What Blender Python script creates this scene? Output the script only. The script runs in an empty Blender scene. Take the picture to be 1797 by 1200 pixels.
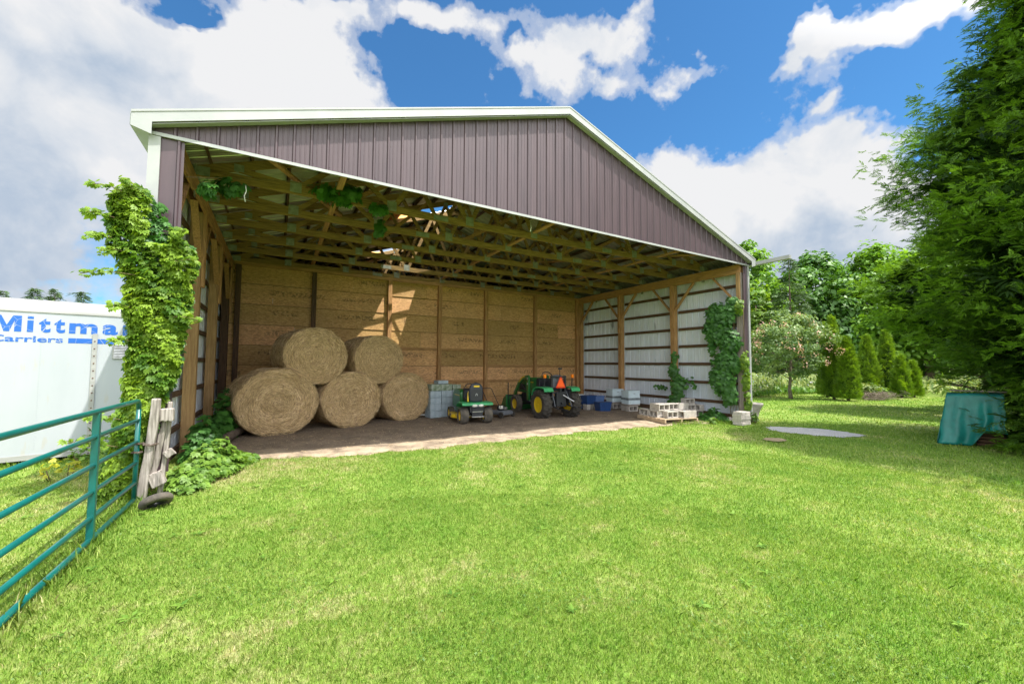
import bpy, math, random
import numpy as np
from mathutils import Vector, Matrix
R = math.radians
S = bpy.context.scene
rng = np.random.default_rng(7); random.seed(7)

# ------------------------------------------------------------------ camera
cd = bpy.data.cameras.new('camera'); cam = bpy.data.objects.new('camera', cd); S.collection.objects.link(cam)
YAW, PIT, ROL = R(-30.034), R(3.02), R(0.386)
CAM = Vector((1.4914, -6.7211, 1.641))
fw = Vector((-math.sin(YAW)*math.cos(PIT), math.cos(YAW)*math.cos(PIT), math.sin(PIT)))
rt = Vector((math.cos(YAW), math.sin(YAW), 0)); up = rt.cross(fw)
rt2 = math.cos(ROL)*rt + math.sin(ROL)*up; up2 = -math.sin(ROL)*rt + math.cos(ROL)*up
cam.matrix_world = Matrix(((rt2.x, up2.x, -fw.x, CAM.x), (rt2.y, up2.y, -fw.y, CAM.y), (rt2.z, up2.z, -fw.z, CAM.z), (0, 0, 0, 1)))
cd.sensor_width = 36; cd.lens = 709.47/1797*36; cd.shift_y = 1.43/1797; cd.clip_end = 3000; cd.clip_start = 0.05
S.camera = cam
S.render.resolution_x = 1024; S.render.resolution_y = 683
S.view_settings.view_transform = 'Standard'; S.view_settings.look = 'None'
S.view_settings.gamma = 1; S.view_settings.exposure = 0.76
S.cycles.use_denoising = True; S.cycles.max_bounces = 10; S.cycles.diffuse_bounces = 8; S.cycles.transmission_bounces = 6
S.cycles.transparent_max_bounces = 8

# ------------------------------------------------------------------ sun + sky
SUN_TO = Vector((0.286, -0.385, 1)).normalized()
sd = bpy.data.lights.new('sun', 'SUN'); sd.energy = 5.0; sd.angle = R(0.5); sd.color = (1, 0.955, 0.88)
sun = bpy.data.objects.new('sun', sd); S.collection.objects.link(sun)
sun.rotation_euler = SUN_TO.to_track_quat('Z', 'Y').to_euler(); sun.location = (0, 0, 30)
SUN_EL = math.asin(SUN_TO.z); SUN_AZ = math.atan2(SUN_TO.x, SUN_TO.y)

world = bpy.data.worlds.new('World'); S.world = world; world.use_nodes = True
nt = world.node_tree; nt.nodes.clear()
def N(tree, t, **k):
    n = tree.nodes.new(t)
    for a, b in k.items(): setattr(n, a, b)
    return n
def sv(tree, sock, v):
    if isinstance(v, bpy.types.NodeSocket): tree.links.new(v, sock)
    elif v is not None: sock.default_value = v
def math_(tree, op, a, b=None, c=None, clamp=False):
    n = N(tree, 'ShaderNodeMath', operation=op, use_clamp=clamp)
    sv(tree, n.inputs[0], a)
    if b is not None: sv(tree, n.inputs[1], b)
    if c is not None: sv(tree, n.inputs[2], c)
    return n.outputs[0]
def noise_(tree, vec, scale, detail=4, rough=.55, dist=0):
    n = N(tree, 'ShaderNodeTexNoise'); sv(tree, n.inputs['Vector'], vec)
    n.inputs['Scale'].default_value = scale; n.inputs['Detail'].default_value = detail
    n.inputs['Roughness'].default_value = rough; n.inputs['Distortion'].default_value = dist
    return n.outputs[0]
def ramp_(tree, fac, stops, interp='LINEAR'):
    n = N(tree, 'ShaderNodeValToRGB'); n.color_ramp.interpolation = interp
    e = n.color_ramp.elements
    while len(e) < len(stops): e.new(.5)
    for el, (p, c) in zip(e, stops):
        el.position = p; el.color = (c, c, c, 1) if not hasattr(c, '__len__') else (*c[:3], 1)
    sv(tree, n.inputs[0], fac); return n.outputs[0]
def mix_(tree, fac, a, b, mode='MIX'):
    n = N(tree, 'ShaderNodeMix', data_type='RGBA', blend_type=mode)
    sv(tree, n.inputs[0], fac); sv(tree, n.inputs[6], a if not isinstance(a, tuple) else (*a[:3], 1)); sv(tree, n.inputs[7], b if not isinstance(b, tuple) else (*b[:3], 1))
    return n.outputs[2]
sky = N(nt, 'ShaderNodeTexSky', sky_type='NISHITA'); sky.sun_disc = False
sky.sun_elevation = SUN_EL; sky.sun_rotation = SUN_AZ; sky.air_density = 1.0; sky.dust_density = 0.3; sky.ozone_density = 2.5
tc = N(nt, 'ShaderNodeTexCoord'); D = tc.outputs['Generated']
sep = N(nt, 'ShaderNodeSeparateXYZ'); nt.links.new(D, sep.inputs[0])
AZ = math_(nt, 'MULTIPLY', math_(nt, 'ARCTAN2', sep.outputs[0], sep.outputs[1]), 180/math.pi)
EL = math_(nt, 'MULTIPLY', math_(nt, 'ARCSINE', sep.outputs[2]), 180/math.pi)
warp = math_(nt, 'SUBTRACT', noise_(nt, D, 3.0, 5, .6), .5)
warp2 = math_(nt, 'SUBTRACT', noise_(nt, D, 4.3, 5, .6), .47)
AZw = math_(nt, 'MULTIPLY_ADD', warp, 26, AZ); ELw = math_(nt, 'MULTIPLY_ADD', warp2, 16, EL)
def azel(u, v):   # direction of a point of the sky, degrees
    d = fw + rt2*((u-898.5)/709.47) + up2*(-(v-601.4)/709.47); d.normalize()
    return math.degrees(math.atan2(d.x, d.y)), math.degrees(math.asin(d.z))
def blobs(lst):
    tot = None
    for (u, v, w, h, s) in lst:
        a, e = azel(u, v); a1, _ = azel(u+w, v); a0, _ = azel(u-w, v); _, e1 = azel(u, v-h); _, e0 = azel(u, v+h)
        ra = max(2, abs(a1-a0)/2); re = max(1, abs(e1-e0)/2)
        x = math_(nt, 'DIVIDE', math_(nt, 'SUBTRACT', AZw, a), ra); y = math_(nt, 'DIVIDE', math_(nt, 'SUBTRACT', ELw, e), re)
        r2 = math_(nt, 'ADD', math_(nt, 'MULTIPLY', x, x), math_(nt, 'MULTIPLY', y, y))
        g = math_(nt, 'MULTIPLY', math_(nt, 'EXPONENT', math_(nt, 'MULTIPLY', r2, -1.1)), s)
        tot = g if tot is None else math_(nt, 'ADD', tot, g)
    return tot
CL = [(370, 20, 70, 38, -1.0), (900, 60, 40, 22, -.5), (1010, 120, 34, 26, -.45), (770, 140, 80, 60, -.5), (60, 240, 420, 330, 1.25), (420, 180, 230, 140, 1.1), (560, 110, 170, 110, 1.0), (180, 50, 180, 90, .8), (620, 330, 120, 120, .9), (600, 20, 120, 30, .5),
      (770, 30, 110, 45, .75), (960, 100, 110, 95, 1.0), (1030, 180, 60, 50, .45), (1090, 30, 90, 35, .6), (1160, 140, 60, 22, .55),
      (1540, 30, 180, 60, 1.25), (1370, 85, 60, 35, .95),
      (1260, 350, 130, 100, 1.5), (1420, 360, 130, 110, 1.5), (1330, 500, 330, 130, 1.5), (1500, 430, 120, 120, 1.1), (1397, 192, 22, 7, .5), (1480, 240, 100, 18, .33)]
big = blobs(CL)
lowband = ramp_(nt, EL, [(0.0, 0.0), (1, 0)])
low = math_(nt, 'MULTIPLY', math_(nt, 'EXPONENT', math_(nt, 'DIVIDE', EL, -8.0)), .55)   # a bank of cloud along the horizon
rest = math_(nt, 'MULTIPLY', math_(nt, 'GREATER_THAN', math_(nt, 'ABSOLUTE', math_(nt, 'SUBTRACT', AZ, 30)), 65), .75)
fine = math_(nt, 'SUBTRACT', noise_(nt, D, 9.0, 9, .62), .5)
mid = math_(nt, 'SUBTRACT', noise_(nt, D, 3.6, 6, .6, .4), .5)
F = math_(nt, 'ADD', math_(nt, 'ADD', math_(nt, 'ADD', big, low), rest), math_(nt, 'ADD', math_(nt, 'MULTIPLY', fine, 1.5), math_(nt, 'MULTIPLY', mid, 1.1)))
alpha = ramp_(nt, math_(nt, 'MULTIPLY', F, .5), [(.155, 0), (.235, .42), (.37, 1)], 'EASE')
# body of the cloud: grey undersides where it is thick, white at the rims and tops
GR = [(40, 330, 330, 180, .8), (230, 110, 160, 60, .5), (60, 100, 120, 60, .35), (1400, 460, 260, 60, .85), (1330, 400, 110, 40, .35), (120, 480, 220, 80, .5), (1250, 470, 120, 40, .4)]
WH = [(450, 175, 85, 40, .75), (560, 100, 140, 80, .5), (250, 310, 60, 30, .55), (1260, 320, 120, 50, .6), (1450, 330, 120, 60, .5), (40, 500, 60, 20, .4), (1540, 40, 160, 40, .5), (620, 200, 80, 80, .4)]
g = math_(nt, 'SUBTRACT', blobs(GR), blobs(WH))
g = math_(nt, 'MULTIPLY_ADD', math_(nt, 'SUBTRACT', noise_(nt, D, 6.5, 8, .6, .3), .5), 1.5, math_(nt, 'MULTIPLY_ADD', g, .75, .06))
ccol = ramp_(nt, g, [(0, (.98, .985, 1.0)), (.3, (.80, .85, .92)), (.62, (.56, .66, .80)), (1, (.38, .50, .70))])
b1 = N(nt, 'ShaderNodeBackground'); b2 = N(nt, 'ShaderNodeBackground')
skyc = mix_(nt, 1.0, sky.outputs[0], (.50, .98, 1.24), 'MULTIPLY')
nt.links.new(skyc, b1.inputs[0]); b1.inputs[1].default_value = 0.088
# added fill: unseen cloud around the sun is brightened to light the barn interior
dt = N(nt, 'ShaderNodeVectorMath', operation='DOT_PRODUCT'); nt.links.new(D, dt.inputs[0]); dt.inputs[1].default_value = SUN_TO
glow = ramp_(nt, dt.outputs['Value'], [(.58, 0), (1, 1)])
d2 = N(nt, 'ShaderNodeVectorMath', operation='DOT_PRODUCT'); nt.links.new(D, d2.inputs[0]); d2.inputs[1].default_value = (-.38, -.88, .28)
back = ramp_(nt, d2.outputs['Value'], [(.0, 0), (.8, 1)])     # invented bright cloud low behind the camera, added to light the interior
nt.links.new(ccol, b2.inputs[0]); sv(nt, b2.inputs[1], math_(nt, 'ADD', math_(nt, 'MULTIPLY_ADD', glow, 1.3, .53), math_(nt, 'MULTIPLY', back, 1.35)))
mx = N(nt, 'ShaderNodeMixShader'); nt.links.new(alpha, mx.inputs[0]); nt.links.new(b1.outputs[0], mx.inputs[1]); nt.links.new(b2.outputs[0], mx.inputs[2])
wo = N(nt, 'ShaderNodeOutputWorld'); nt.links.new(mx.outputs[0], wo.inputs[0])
world.cycles.sampling_method = 'MANUAL'; world.cycles.sample_map_resolution = 1024

# ------------------------------------------------------------------ materials
MATS = {}
def mat(name, col, col2=None, rough=.7, metal=0, scale=6, stretch=(1, 1, 1), bump=0, bscale=None, detail=5, lo=.35, hi=.65, spec=.5, coords='Object', transl=0, attr=None, spots=None, coat=0):
    m = bpy.data.materials.new(name); m.use_nodes = True; t = m.node_tree; t.nodes.clear()
    out = N(t, 'ShaderNodeOutputMaterial'); b = N(t, 'ShaderNodeBsdfPrincipled')
    b.inputs['Roughness'].default_value = rough; b.inputs['Metallic'].default_value = metal
    b.inputs['Specular IOR Level'].default_value = spec; b.inputs['Coat Weight'].default_value = coat
    c = N(t, 'ShaderNodeTexCoord'); mp = N(t, 'ShaderNodeMapping'); mp.inputs['Scale'].default_value = stretch
    t.links.new(c.outputs[coords], mp.inputs[0]); vec = mp.outputs[0]
    if col2 is None: col2 = tuple(x*.72 for x in col)
    if attr:
        a = N(t, 'ShaderNodeAttribute', attribute_name=attr); f = a.outputs['Fac']
        colr = ramp_(t, f, [(0, col2), (1, col)])
    else:
        f = noise_(t, vec, scale, detail, .6); colr = ramp_(t, f, [(lo, col2), (hi, col)])
    if spots:
        f2 = noise_(t, vec, spots[0], 3, .6); colr = mix_(t, ramp_(t, f2, [(spots[1], 0), (spots[1]+.06, 1)]), colr, spots[2])
    sv(t, b.inputs['Base Color'], colr)
    if bump:
        bn = N(t, 'ShaderNodeBump'); bn.inputs['Strength'].default_value = bump; bn.inputs['Distance'].default_value = .02
        t.links.new(noise_(t, vec, bscale or scale*3, 6, .65), bn.inputs['Height']); t.links.new(bn.outputs[0], b.inputs['Normal'])
    sh = b.outputs[0]
    if transl:
        tr = N(t, 'ShaderNodeBsdfTranslucent'); sv(t, tr.inputs[0], mix_(t, 1.0, colr, (1.35, 1.25, .6), 'MULTIPLY'))
        ms = N(t, 'ShaderNodeMixShader'); ms.inputs[0].default_value = transl
        t.links.new(sh, ms.inputs[1]); t.links.new(tr.outputs[0], ms.inputs[2]); sh = ms.outputs[0]
    t.links.new(sh, out.inputs[0]); MATS[name] = m; return m
def wood(name, c1, c2, rough=.8, knots=True):
    for ax, st in (('x', (1, 14, 14)), ('y', (14, 1, 14)), ('z', (14, 14, 1))):
        mat(f'{name}_{ax}', c1, c2, rough=rough, scale=3.2, stretch=st, bump=.35, bscale=8, spots=((1.1, .66, tuple(x*.45 for x in c1)) if knots else None), detail=7)
wood('barn_wood', (.52, .29, .115), (.27, .14, .055)); wood('truss_wood', (.33, .205, .065), (.14, .085, .028))
wood('new_wood', (.42, .26, .11), (.26, .15, .06)); wood('grey_wood', (.36, .31, .27), (.16, .13, .11))
wood('dark_wood', (.13, .07, .035), (.06, .033, .018)); wood('pallet_wood', (.50, .38, .25), (.30, .22, .14))
wood('old_post', (.42, .375, .34), (.15, .13, .11))
mat('mauve_siding', (.082, .053, .062), (.058, .038, .046), rough=.42, scale=1.6, stretch=(4, 4, .35), spec=.5)
mat('white_metal', (.35, .36, .35), (.29, .30, .30), rough=.45, scale=2)
mat('silver_siding', (.76, .82, .92), (.66, .72, .80), rough=.4, metal=.25, scale=2.2, stretch=(1, 1, .4), spots=(1.3, .66, (.30, .33, .35)))
mat('roof_sheet', (.50, .50, .47), (.38, .38, .35), rough=.3, metal=.75, scale=2.5)
mat('plate_metal', (.30, .32, .28), (.19, .20, .17), rough=.5, metal=.3, scale=12)
mat('trailer_white', (.40, .42, .45), (.34, .365, .395), rough=.38, scale=1.0, lo=.3, hi=.8, stretch=(2.2, 2.2, .5), spots=(3.4, .62, (.37, .37, .36)))
mat('trailer_rail', (.34, .34, .33), (.27, .27, .26), rough=.5, scale=3, stretch=(.6, 4, 4))
mat('rust', (.16, .07, .035), (.08, .04, .03), rough=.9, scale=20)
mat('concrete', (.50, .46, .41), (.33, .30, .27), rough=.95, scale=9, bump=.5, bscale=60)
mat('concrete_blue', (.40, .47, .52), (.27, .33, .37), rough=.95, scale=7, bump=.5, bscale=60)
mat('concrete_moss', (.36, .40, .33), (.12, .17, .09), rough=.95, scale=9, bump=.5, bscale=60)
mat('hive_paint', (.58, .69, .74), (.50, .60, .66), rough=.6, scale=6, spots=(9, .68, (.30, .30, .28)))
mat('hive_band', (.20, .23, .25), (.12, .14, .15), rough=.8, scale=8)
mat('tub_blue', (.022, .065, .20), (.018, .05, .16), rough=.4, scale=4)
mat('tub_lid', (.10, .17, .36), (.08, .14, .30), rough=.4, scale=4)
mat('foam_white', (.72, .74, .74), (.62, .64, .64), rough=.7, scale=8)
mat('green_paint', (.018, .15, .035), (.012, .11, .026), rough=.28, scale=3, coat=.3)
mat('green_pale', (.05, .34, .13), (.035, .27, .10), rough=.4, scale=4)
mat('yellow_paint', (.72, .50, .012), (.60, .40, .015), rough=.35, scale=5, coat=.2)
mat('black_plastic', (.022, .024, .03), (.014, .015, .02), rough=.5, scale=8)
mat('grey_plastic', (.14, .15, .17), (.09, .10, .12), rough=.5, scale=8)
mat('seat_vinyl', (.03, .035, .05), (.022, .026, .038), rough=.45, scale=8)
mat('steel', (.55, .55, .55), (.35, .35, .35), rough=.35, metal=.8, scale=14)
mat('light_lens', (.75, .74, .68), (.60, .60, .55), rough=.15, scale=5)
mat('orange_sign', (.95, .12, .012), (.90, .11, .012), rough=.5, scale=5)
mat('red_sign', (.55, .03, .01), (.5, .03, .01), rough=.4, scale=5)
mat('amber', (.85, .22, .01), (.8, .2, .01), rough=.25, scale=5)
mat('rubber', (.062, .054, .045), (.026, .024, .022), rough=.9, scale=9, bump=.3, bscale=40)
mat('rubber_dusty', (.13, .11, .085), (.05, .045, .04), rough=.95, scale=6, bump=.3, bscale=40)
mat('teal_paint', (0.0026, 0.1056, 0.0928), (0.0019, 0.08, 0.0704), rough=.32, scale=6, coat=.2, spots=(7, .73, (.35, .38, .36)))
mat('tarp', (0.0066, 0.205, 0.1763), (0.0041, 0.1394, 0.123), rough=.45, scale=5, bump=.5, bscale=9)
mat('bark', (.17, .125, .09), (.07, .05, .035), rough=.95, scale=5, stretch=(5, 5, 1), bump=.8, bscale=16)
mat('bark_pale', (.26, .21, .16), (.12, .095, .07), rough=.95, scale=5, stretch=(5, 5, 1), bump=.8, bscale=16)
mat('vine_stem', (.20, .15, .07), (.12, .09, .04), rough=.9, scale=9)
mat('rope', (.75, .75, .72), (.6, .6, .58), rough=.9, scale=20)
mat('chain_metal', (.16, .13, .11), (.09, .06, .04), rough=.6, metal=.6, scale=20)
mat('skylight', (.86, .52, .36), (.78, .42, .28), rough=.5, scale=4, transl=.75)
mat('straw', (.88, .68, .40), (.34, .22, .10), rough=.85, attr='rnd', transl=.12)
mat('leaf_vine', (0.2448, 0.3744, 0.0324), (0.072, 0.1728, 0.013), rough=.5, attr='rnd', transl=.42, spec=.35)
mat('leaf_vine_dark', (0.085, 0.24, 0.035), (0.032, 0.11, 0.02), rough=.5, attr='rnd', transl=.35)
mat('leaf_weed', (0.225, 0.378, 0.054), (0.072, 0.171, 0.0225), rough=.5, attr='rnd', transl=.4)
mat('leaf_yellow', (.52, .50, .03), (.34, .38, .03), rough=.5, attr='rnd', transl=.4)
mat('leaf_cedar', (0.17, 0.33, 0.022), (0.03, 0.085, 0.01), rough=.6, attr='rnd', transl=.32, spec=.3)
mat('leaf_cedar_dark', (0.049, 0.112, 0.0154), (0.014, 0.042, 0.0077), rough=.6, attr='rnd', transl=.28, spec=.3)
mat('leaf_arbor', (0.24, 0.39, 0.022), (0.085, 0.18, 0.013), rough=.6, attr='rnd', transl=.3)
mat('leaf_maple', (0.2, 0.38, 0.025), (0.05, 0.15, 0.014), rough=.5, attr='rnd', transl=.38)
mat('leaf_maple_dark', (0.115, 0.26, 0.028), (0.03, 0.105, 0.015), rough=.5, attr='rnd', transl=.35)
mat('leaf_lime', (0.224, 0.364, 0.028), (0.049, 0.126, 0.0105), rough=.5, attr='rnd', transl=.4)
mat('leaf_spruce', (.11, .19, .06), (.03, .065, .025), rough=.7, attr='rnd', transl=.15)
mat('leaf_flowertree', (0.255, 0.36, 0.12), (0.075, 0.165, 0.045), rough=.5, attr='rnd', transl=.35)
mat('blossom', (.90, .62, .52), (.75, .42, .40), rough=.6, attr='rnd', transl=.3)
mat('leaf_bed', (0.322, 0.378, 0.105), (0.098, 0.189, 0.035), rough=.6, attr='rnd', transl=.35)
mat('flower_blue', (.42, .42, .72), (.62, .55, .75), rough=.6, attr='rnd', transl=.3)
mat('twig', (.26, .20, .15), (.13, .10, .07), rough=.9, attr='rnd')
mat('gravel', (.62, .60, .58), (.30, .29, .28), rough=.95, scale=60, bump=.8, bscale=90)
mat('bare_earth', (.38, .29, .18), (.24, .19, .10), rough=1, scale=14, bump=.6)

def osb():
    m = mat('osb', (.42, .27, .10), (.25, .15, .05), rough=.7, scale=2)
    t = m.node_tree; b = [n for n in t.nodes if n.type == 'BSDF_PRINCIPLED'][0]
    c = N(t, 'ShaderNodeTexCoord'); mp = N(t, 'ShaderNodeMapping'); mp.inputs['Scale'].default_value = (1, 1, 2.6); t.links.new(c.outputs['Object'], mp.inputs[0])
    v = N(t, 'ShaderNodeTexVoronoi'); v.inputs['Scale'].default_value = 17; v.inputs['Randomness'].default_value = 1; t.links.new(mp.outputs[0], v.inputs['Vector'])
    sp = N(t, 'ShaderNodeSeparateColor'); t.links.new(v.outputs['Color'], sp.inputs[0])
    fl = ramp_(t, sp.outputs[0], [(0, (.40, .20, .075)), (.5, (.66, .37, .14)), (1, (.84, .52, .24))])
    gr = noise_(t, mp.outputs[0], 40, 4, .6); fl = mix_(t, .35, fl, ramp_(t, gr, [(.3, (.28, .14, .055)), (.7, (.85, .52, .26))]))
    # large tone: paler and rosier low down, damp stains
    big_ = noise_(t, c.outputs['Object'], .7, 4, .6); fl = mix_(t, ramp_(t, big_, [(.4, 0), (.7, .5)]), fl, (.42, .26, .11))
    # faded illegible stencil marks of the sheets
    mp2 = N(t, 'ShaderNodeMapping'); mp2.inputs['Scale'].default_value = (9, 1, 7); t.links.new(c.outputs['Object'], mp2.inputs[0])
    st = noise_(t, mp2.outputs[0], 1.6, 3, .7)
    s3 = N(t, 'ShaderNodeSeparateXYZ'); t.links.new(c.outputs['Object'], s3.inputs[0])
    zz = math_(t, 'FRACT', math_(t, 'DIVIDE', math_(t, 'SUBTRACT', s3.outputs[2], .37), .6))
    band = math_(t, 'LESS_THAN', math_(t, 'ABSOLUTE', math_(t, 'SUBTRACT', zz, .62)), .13)
    lone = ramp_(t, noise_(t, c.outputs['Object'], .9, 1), [(.52, 0), (.55, 1)])
    mk = math_(t, 'MULTIPLY', math_(t, 'MULTIPLY', ramp_(t, st, [(.5, 0), (.54, 1)]), band), lone)
    fl = mix_(t, math_(t, 'MULTIPLY', mk, .55), fl, (.05, .035, .02))
    oi = N(t, 'ShaderNodeObjectInfo')   # every sheet weathered to its own tone
    fl = mix_(t, 1, fl, ramp_(t, oi.outputs['Random'], [(0, (.60, .62, .50)), (.3, (.82, .86, .72)), (.6, (1, .98, .95)), (1, (1.08, 1.05, 1.1))]), 'MULTIPLY')
    t.links.new(fl, b.inputs['Base Color'])
    return m
osb()
def hay():
    m = mat('hay', (.44, .31, .13), (.17, .11, .045), rough=.95, scale=5, bump=1, bscale=40)
    t = m.node_tree; b = [n for n in t.nodes if n.type == 'BSDF_PRINCIPLED'][0]
    c = N(t, 'ShaderNodeTexCoord'); s = N(t, 'ShaderNodeSeparateXYZ'); t.links.new(c.outputs['Object'], s.inputs[0])
    r = math_(t, 'SQRT', math_(t, 'ADD', math_(t, 'POWER', s.outputs[0], 2.0), math_(t, 'POWER', s.outputs[2], 2.0)))
    a = math_(t, 'ARCTAN2', s.outputs[2], s.outputs[0])
    cb = N(t, 'ShaderNodeCombineXYZ'); sv(t, cb.inputs[0], math_(t, 'MULTIPLY', r, 34)); sv(t, cb.inputs[1], math_(t, 'MULTIPLY', a, 3.2)); sv(t, cb.inputs[2], math_(t, 'MULTIPLY', s.outputs[1], 22))
    n1 = noise_(t, cb.outputs[0], 1.0, 6, .7); n2 = noise_(t, c.outputs['Object'], 30, 6, .75)
    mxn = math_(t, 'ADD', math_(t, 'MULTIPLY', n1, .6), math_(t, 'MULTIPLY', n2, .4))
    sv(t, b.inputs['Base Color'], ramp_(t, mxn, [(.36, (.14, .085, .042)), (.5, (.50, .34, .18)), (.64, (.85, .66, .40))]))
    bn = [n for n in t.nodes if n.type == 'BUMP'][0]; t.links.new(mxn, bn.inputs['Height']); bn.inputs['Distance'].default_value = .04
hay()
def grass_colour(t, vec):       # one colour field shared by the soil sheet and the blades: dry and lush patches of the lawn
    n1 = noise_(t, vec, .45, 4, .6); n2 = noise_(t, vec, 2.6, 5, .65); n3 = noise_(t, vec, 14, 5, .7)
    f = math_(t, 'ADD', math_(t, 'ADD', math_(t, 'MULTIPLY', n1, .42), math_(t, 'MULTIPLY', n2, .33)), math_(t, 'MULTIPLY_ADD', n3, .34, -.03))
    sx = N(t, 'ShaderNodeSeparateXYZ'); t.links.new(vec, sx.inputs[0])      # drier, trodden turf along the mouth of the barn
    dry = ramp_(t, math_(t, 'MULTIPLY_ADD', sx.outputs[1], .1, .5), [(.28, 0), (.50, 1), (.66, 1), (.75, 0)])
    side = ramp_(t, math_(t, 'MULTIPLY', sx.outputs[0], .05), [(.05, 1), (.45, .2), (.7, 0)])
    f = math_(t, 'SUBTRACT', f, math_(t, 'MULTIPLY', math_(t, 'MULTIPLY', dry, side), .055))
    return ramp_(t, f, [(.33, (.54, .49, .27)), (.42, (.38, .43, .15)), (.49, (.245, .375, .060)), (.62, (.145, .30, .030))])
def lawn(name, blade):
    m = bpy.data.materials.new(name); m.use_nodes = True; t = m.node_tree; t.nodes.clear(); MATS[name] = m
    out = N(t, 'ShaderNodeOutputMaterial'); b = N(t, 'ShaderNodeBsdfPrincipled'); b.inputs['Roughness'].default_value = .6 if blade else .95
    b.inputs['Specular IOR Level'].default_value = .3
    c = N(t, 'ShaderNodeTexCoord'); col = grass_colour(t, c.outputs['Object'])
    if blade:
        a = N(t, 'ShaderNodeAttribute', attribute_name='rnd')
        col = mix_(t, 1, col, ramp_(t, a.outputs['Fac'], [(0, (.50, .60, .45)), (.5, (1, 1, 1)), (.82, (1.2, 1.12, 1.1)), (1, (2.0, 1.45, 3.0))]), 'MULTIPLY')
        tr = N(t, 'ShaderNodeBsdfTranslucent'); sv(t, tr.inputs[0], mix_(t, 1, col, (1.3, 1.25, .7), 'MULTIPLY')); ms = N(t, 'ShaderNodeMixShader'); ms.inputs[0].default_value = .4
        sv(t, b.inputs['Base Color'], col); t.links.new(b.outputs[0], ms.inputs[1]); t.links.new(tr.outputs[0], ms.inputs[2]); t.links.new(ms.outputs[0], out.inputs[0])
    else:
        f = noise_(t, c.outputs['Object'], 30, 5, .75)
        col = mix_(t, ramp_(t, f, [(.35, .65), (.6, .0)]), col, (.13, .12, .035))
        sv(t, b.inputs['Base Color'], col)
        bn = N(t, 'ShaderNodeBump'); bn.inputs['Strength'].default_value = .8; bn.inputs['Distance'].default_value = .05
        t.links.new(f, bn.inputs['Height']); t.links.new(bn.outputs[0], b.inputs['Normal']); t.links.new(b.outputs[0], out.inputs[0])
lawn('lawn_soil', False); lawn('grass_blade', True)
mat('clover', (0.14, 0.252, 0.0315), (0.0525, 0.14, 0.014), rough=.55, attr='rnd', transl=.35)
def dirt():
    m = mat('dirt', (.40, .29, .19), (.17, .12, .08), rough=1, scale=3.0, bump=.9, bscale=25, detail=8)
    t = m.node_tree; b = [n for n in t.nodes if n.type == 'BSDF_PRINCIPLED'][0]
    c = N(t, 'ShaderNodeTexCoord'); s = N(t, 'ShaderNodeSeparateXYZ'); t.links.new(c.outputs['Object'], s.inputs[0])
    mp = N(t, 'ShaderNodeMapping'); mp.inputs['Scale'].default_value = (1, 1, 1); t.links.new(c.outputs['Object'], mp.inputs[0])
    f = noise_(t, mp.outputs[0], 2.2, 8, .7); g2 = noise_(t, mp.outputs[0], 38, 5, .75)
    # paler by the opening, darker further in
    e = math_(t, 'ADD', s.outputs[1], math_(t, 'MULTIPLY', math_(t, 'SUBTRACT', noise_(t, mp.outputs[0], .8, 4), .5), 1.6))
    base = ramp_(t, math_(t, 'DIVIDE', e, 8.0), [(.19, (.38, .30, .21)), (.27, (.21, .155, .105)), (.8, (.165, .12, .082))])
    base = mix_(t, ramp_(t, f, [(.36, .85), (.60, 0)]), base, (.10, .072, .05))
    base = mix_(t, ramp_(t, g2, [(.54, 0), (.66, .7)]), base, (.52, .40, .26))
    sv(t, b.inputs['Base Color'], base)
dirt()
def letters():
    m = mat('letter_blue', (.008, .10, .42), (.008, .085, .36), rough=.4, scale=4)
    t = m.node_tree; b = [n for n in t.nodes if n.type == 'BSDF_PRINCIPLED'][0]
    c = N(t, 'ShaderNodeTexCoord')     # cracked vinyl: pale splits run through the letters
    v = N(t, 'ShaderNodeTexVoronoi', feature='DISTANCE_TO_EDGE'); v.inputs['Scale'].default_value = 5.0; t.links.new(c.outputs['Object'], v.inputs['Vector'])
    k = ramp_(t, v.outputs['Distance'], [(.003, 1), (.008, 0)])
    sv(t, b.inputs['Base Color'], mix_(t, k, (.008, .10, .42), (.40, .42, .45)))
letters()

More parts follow.
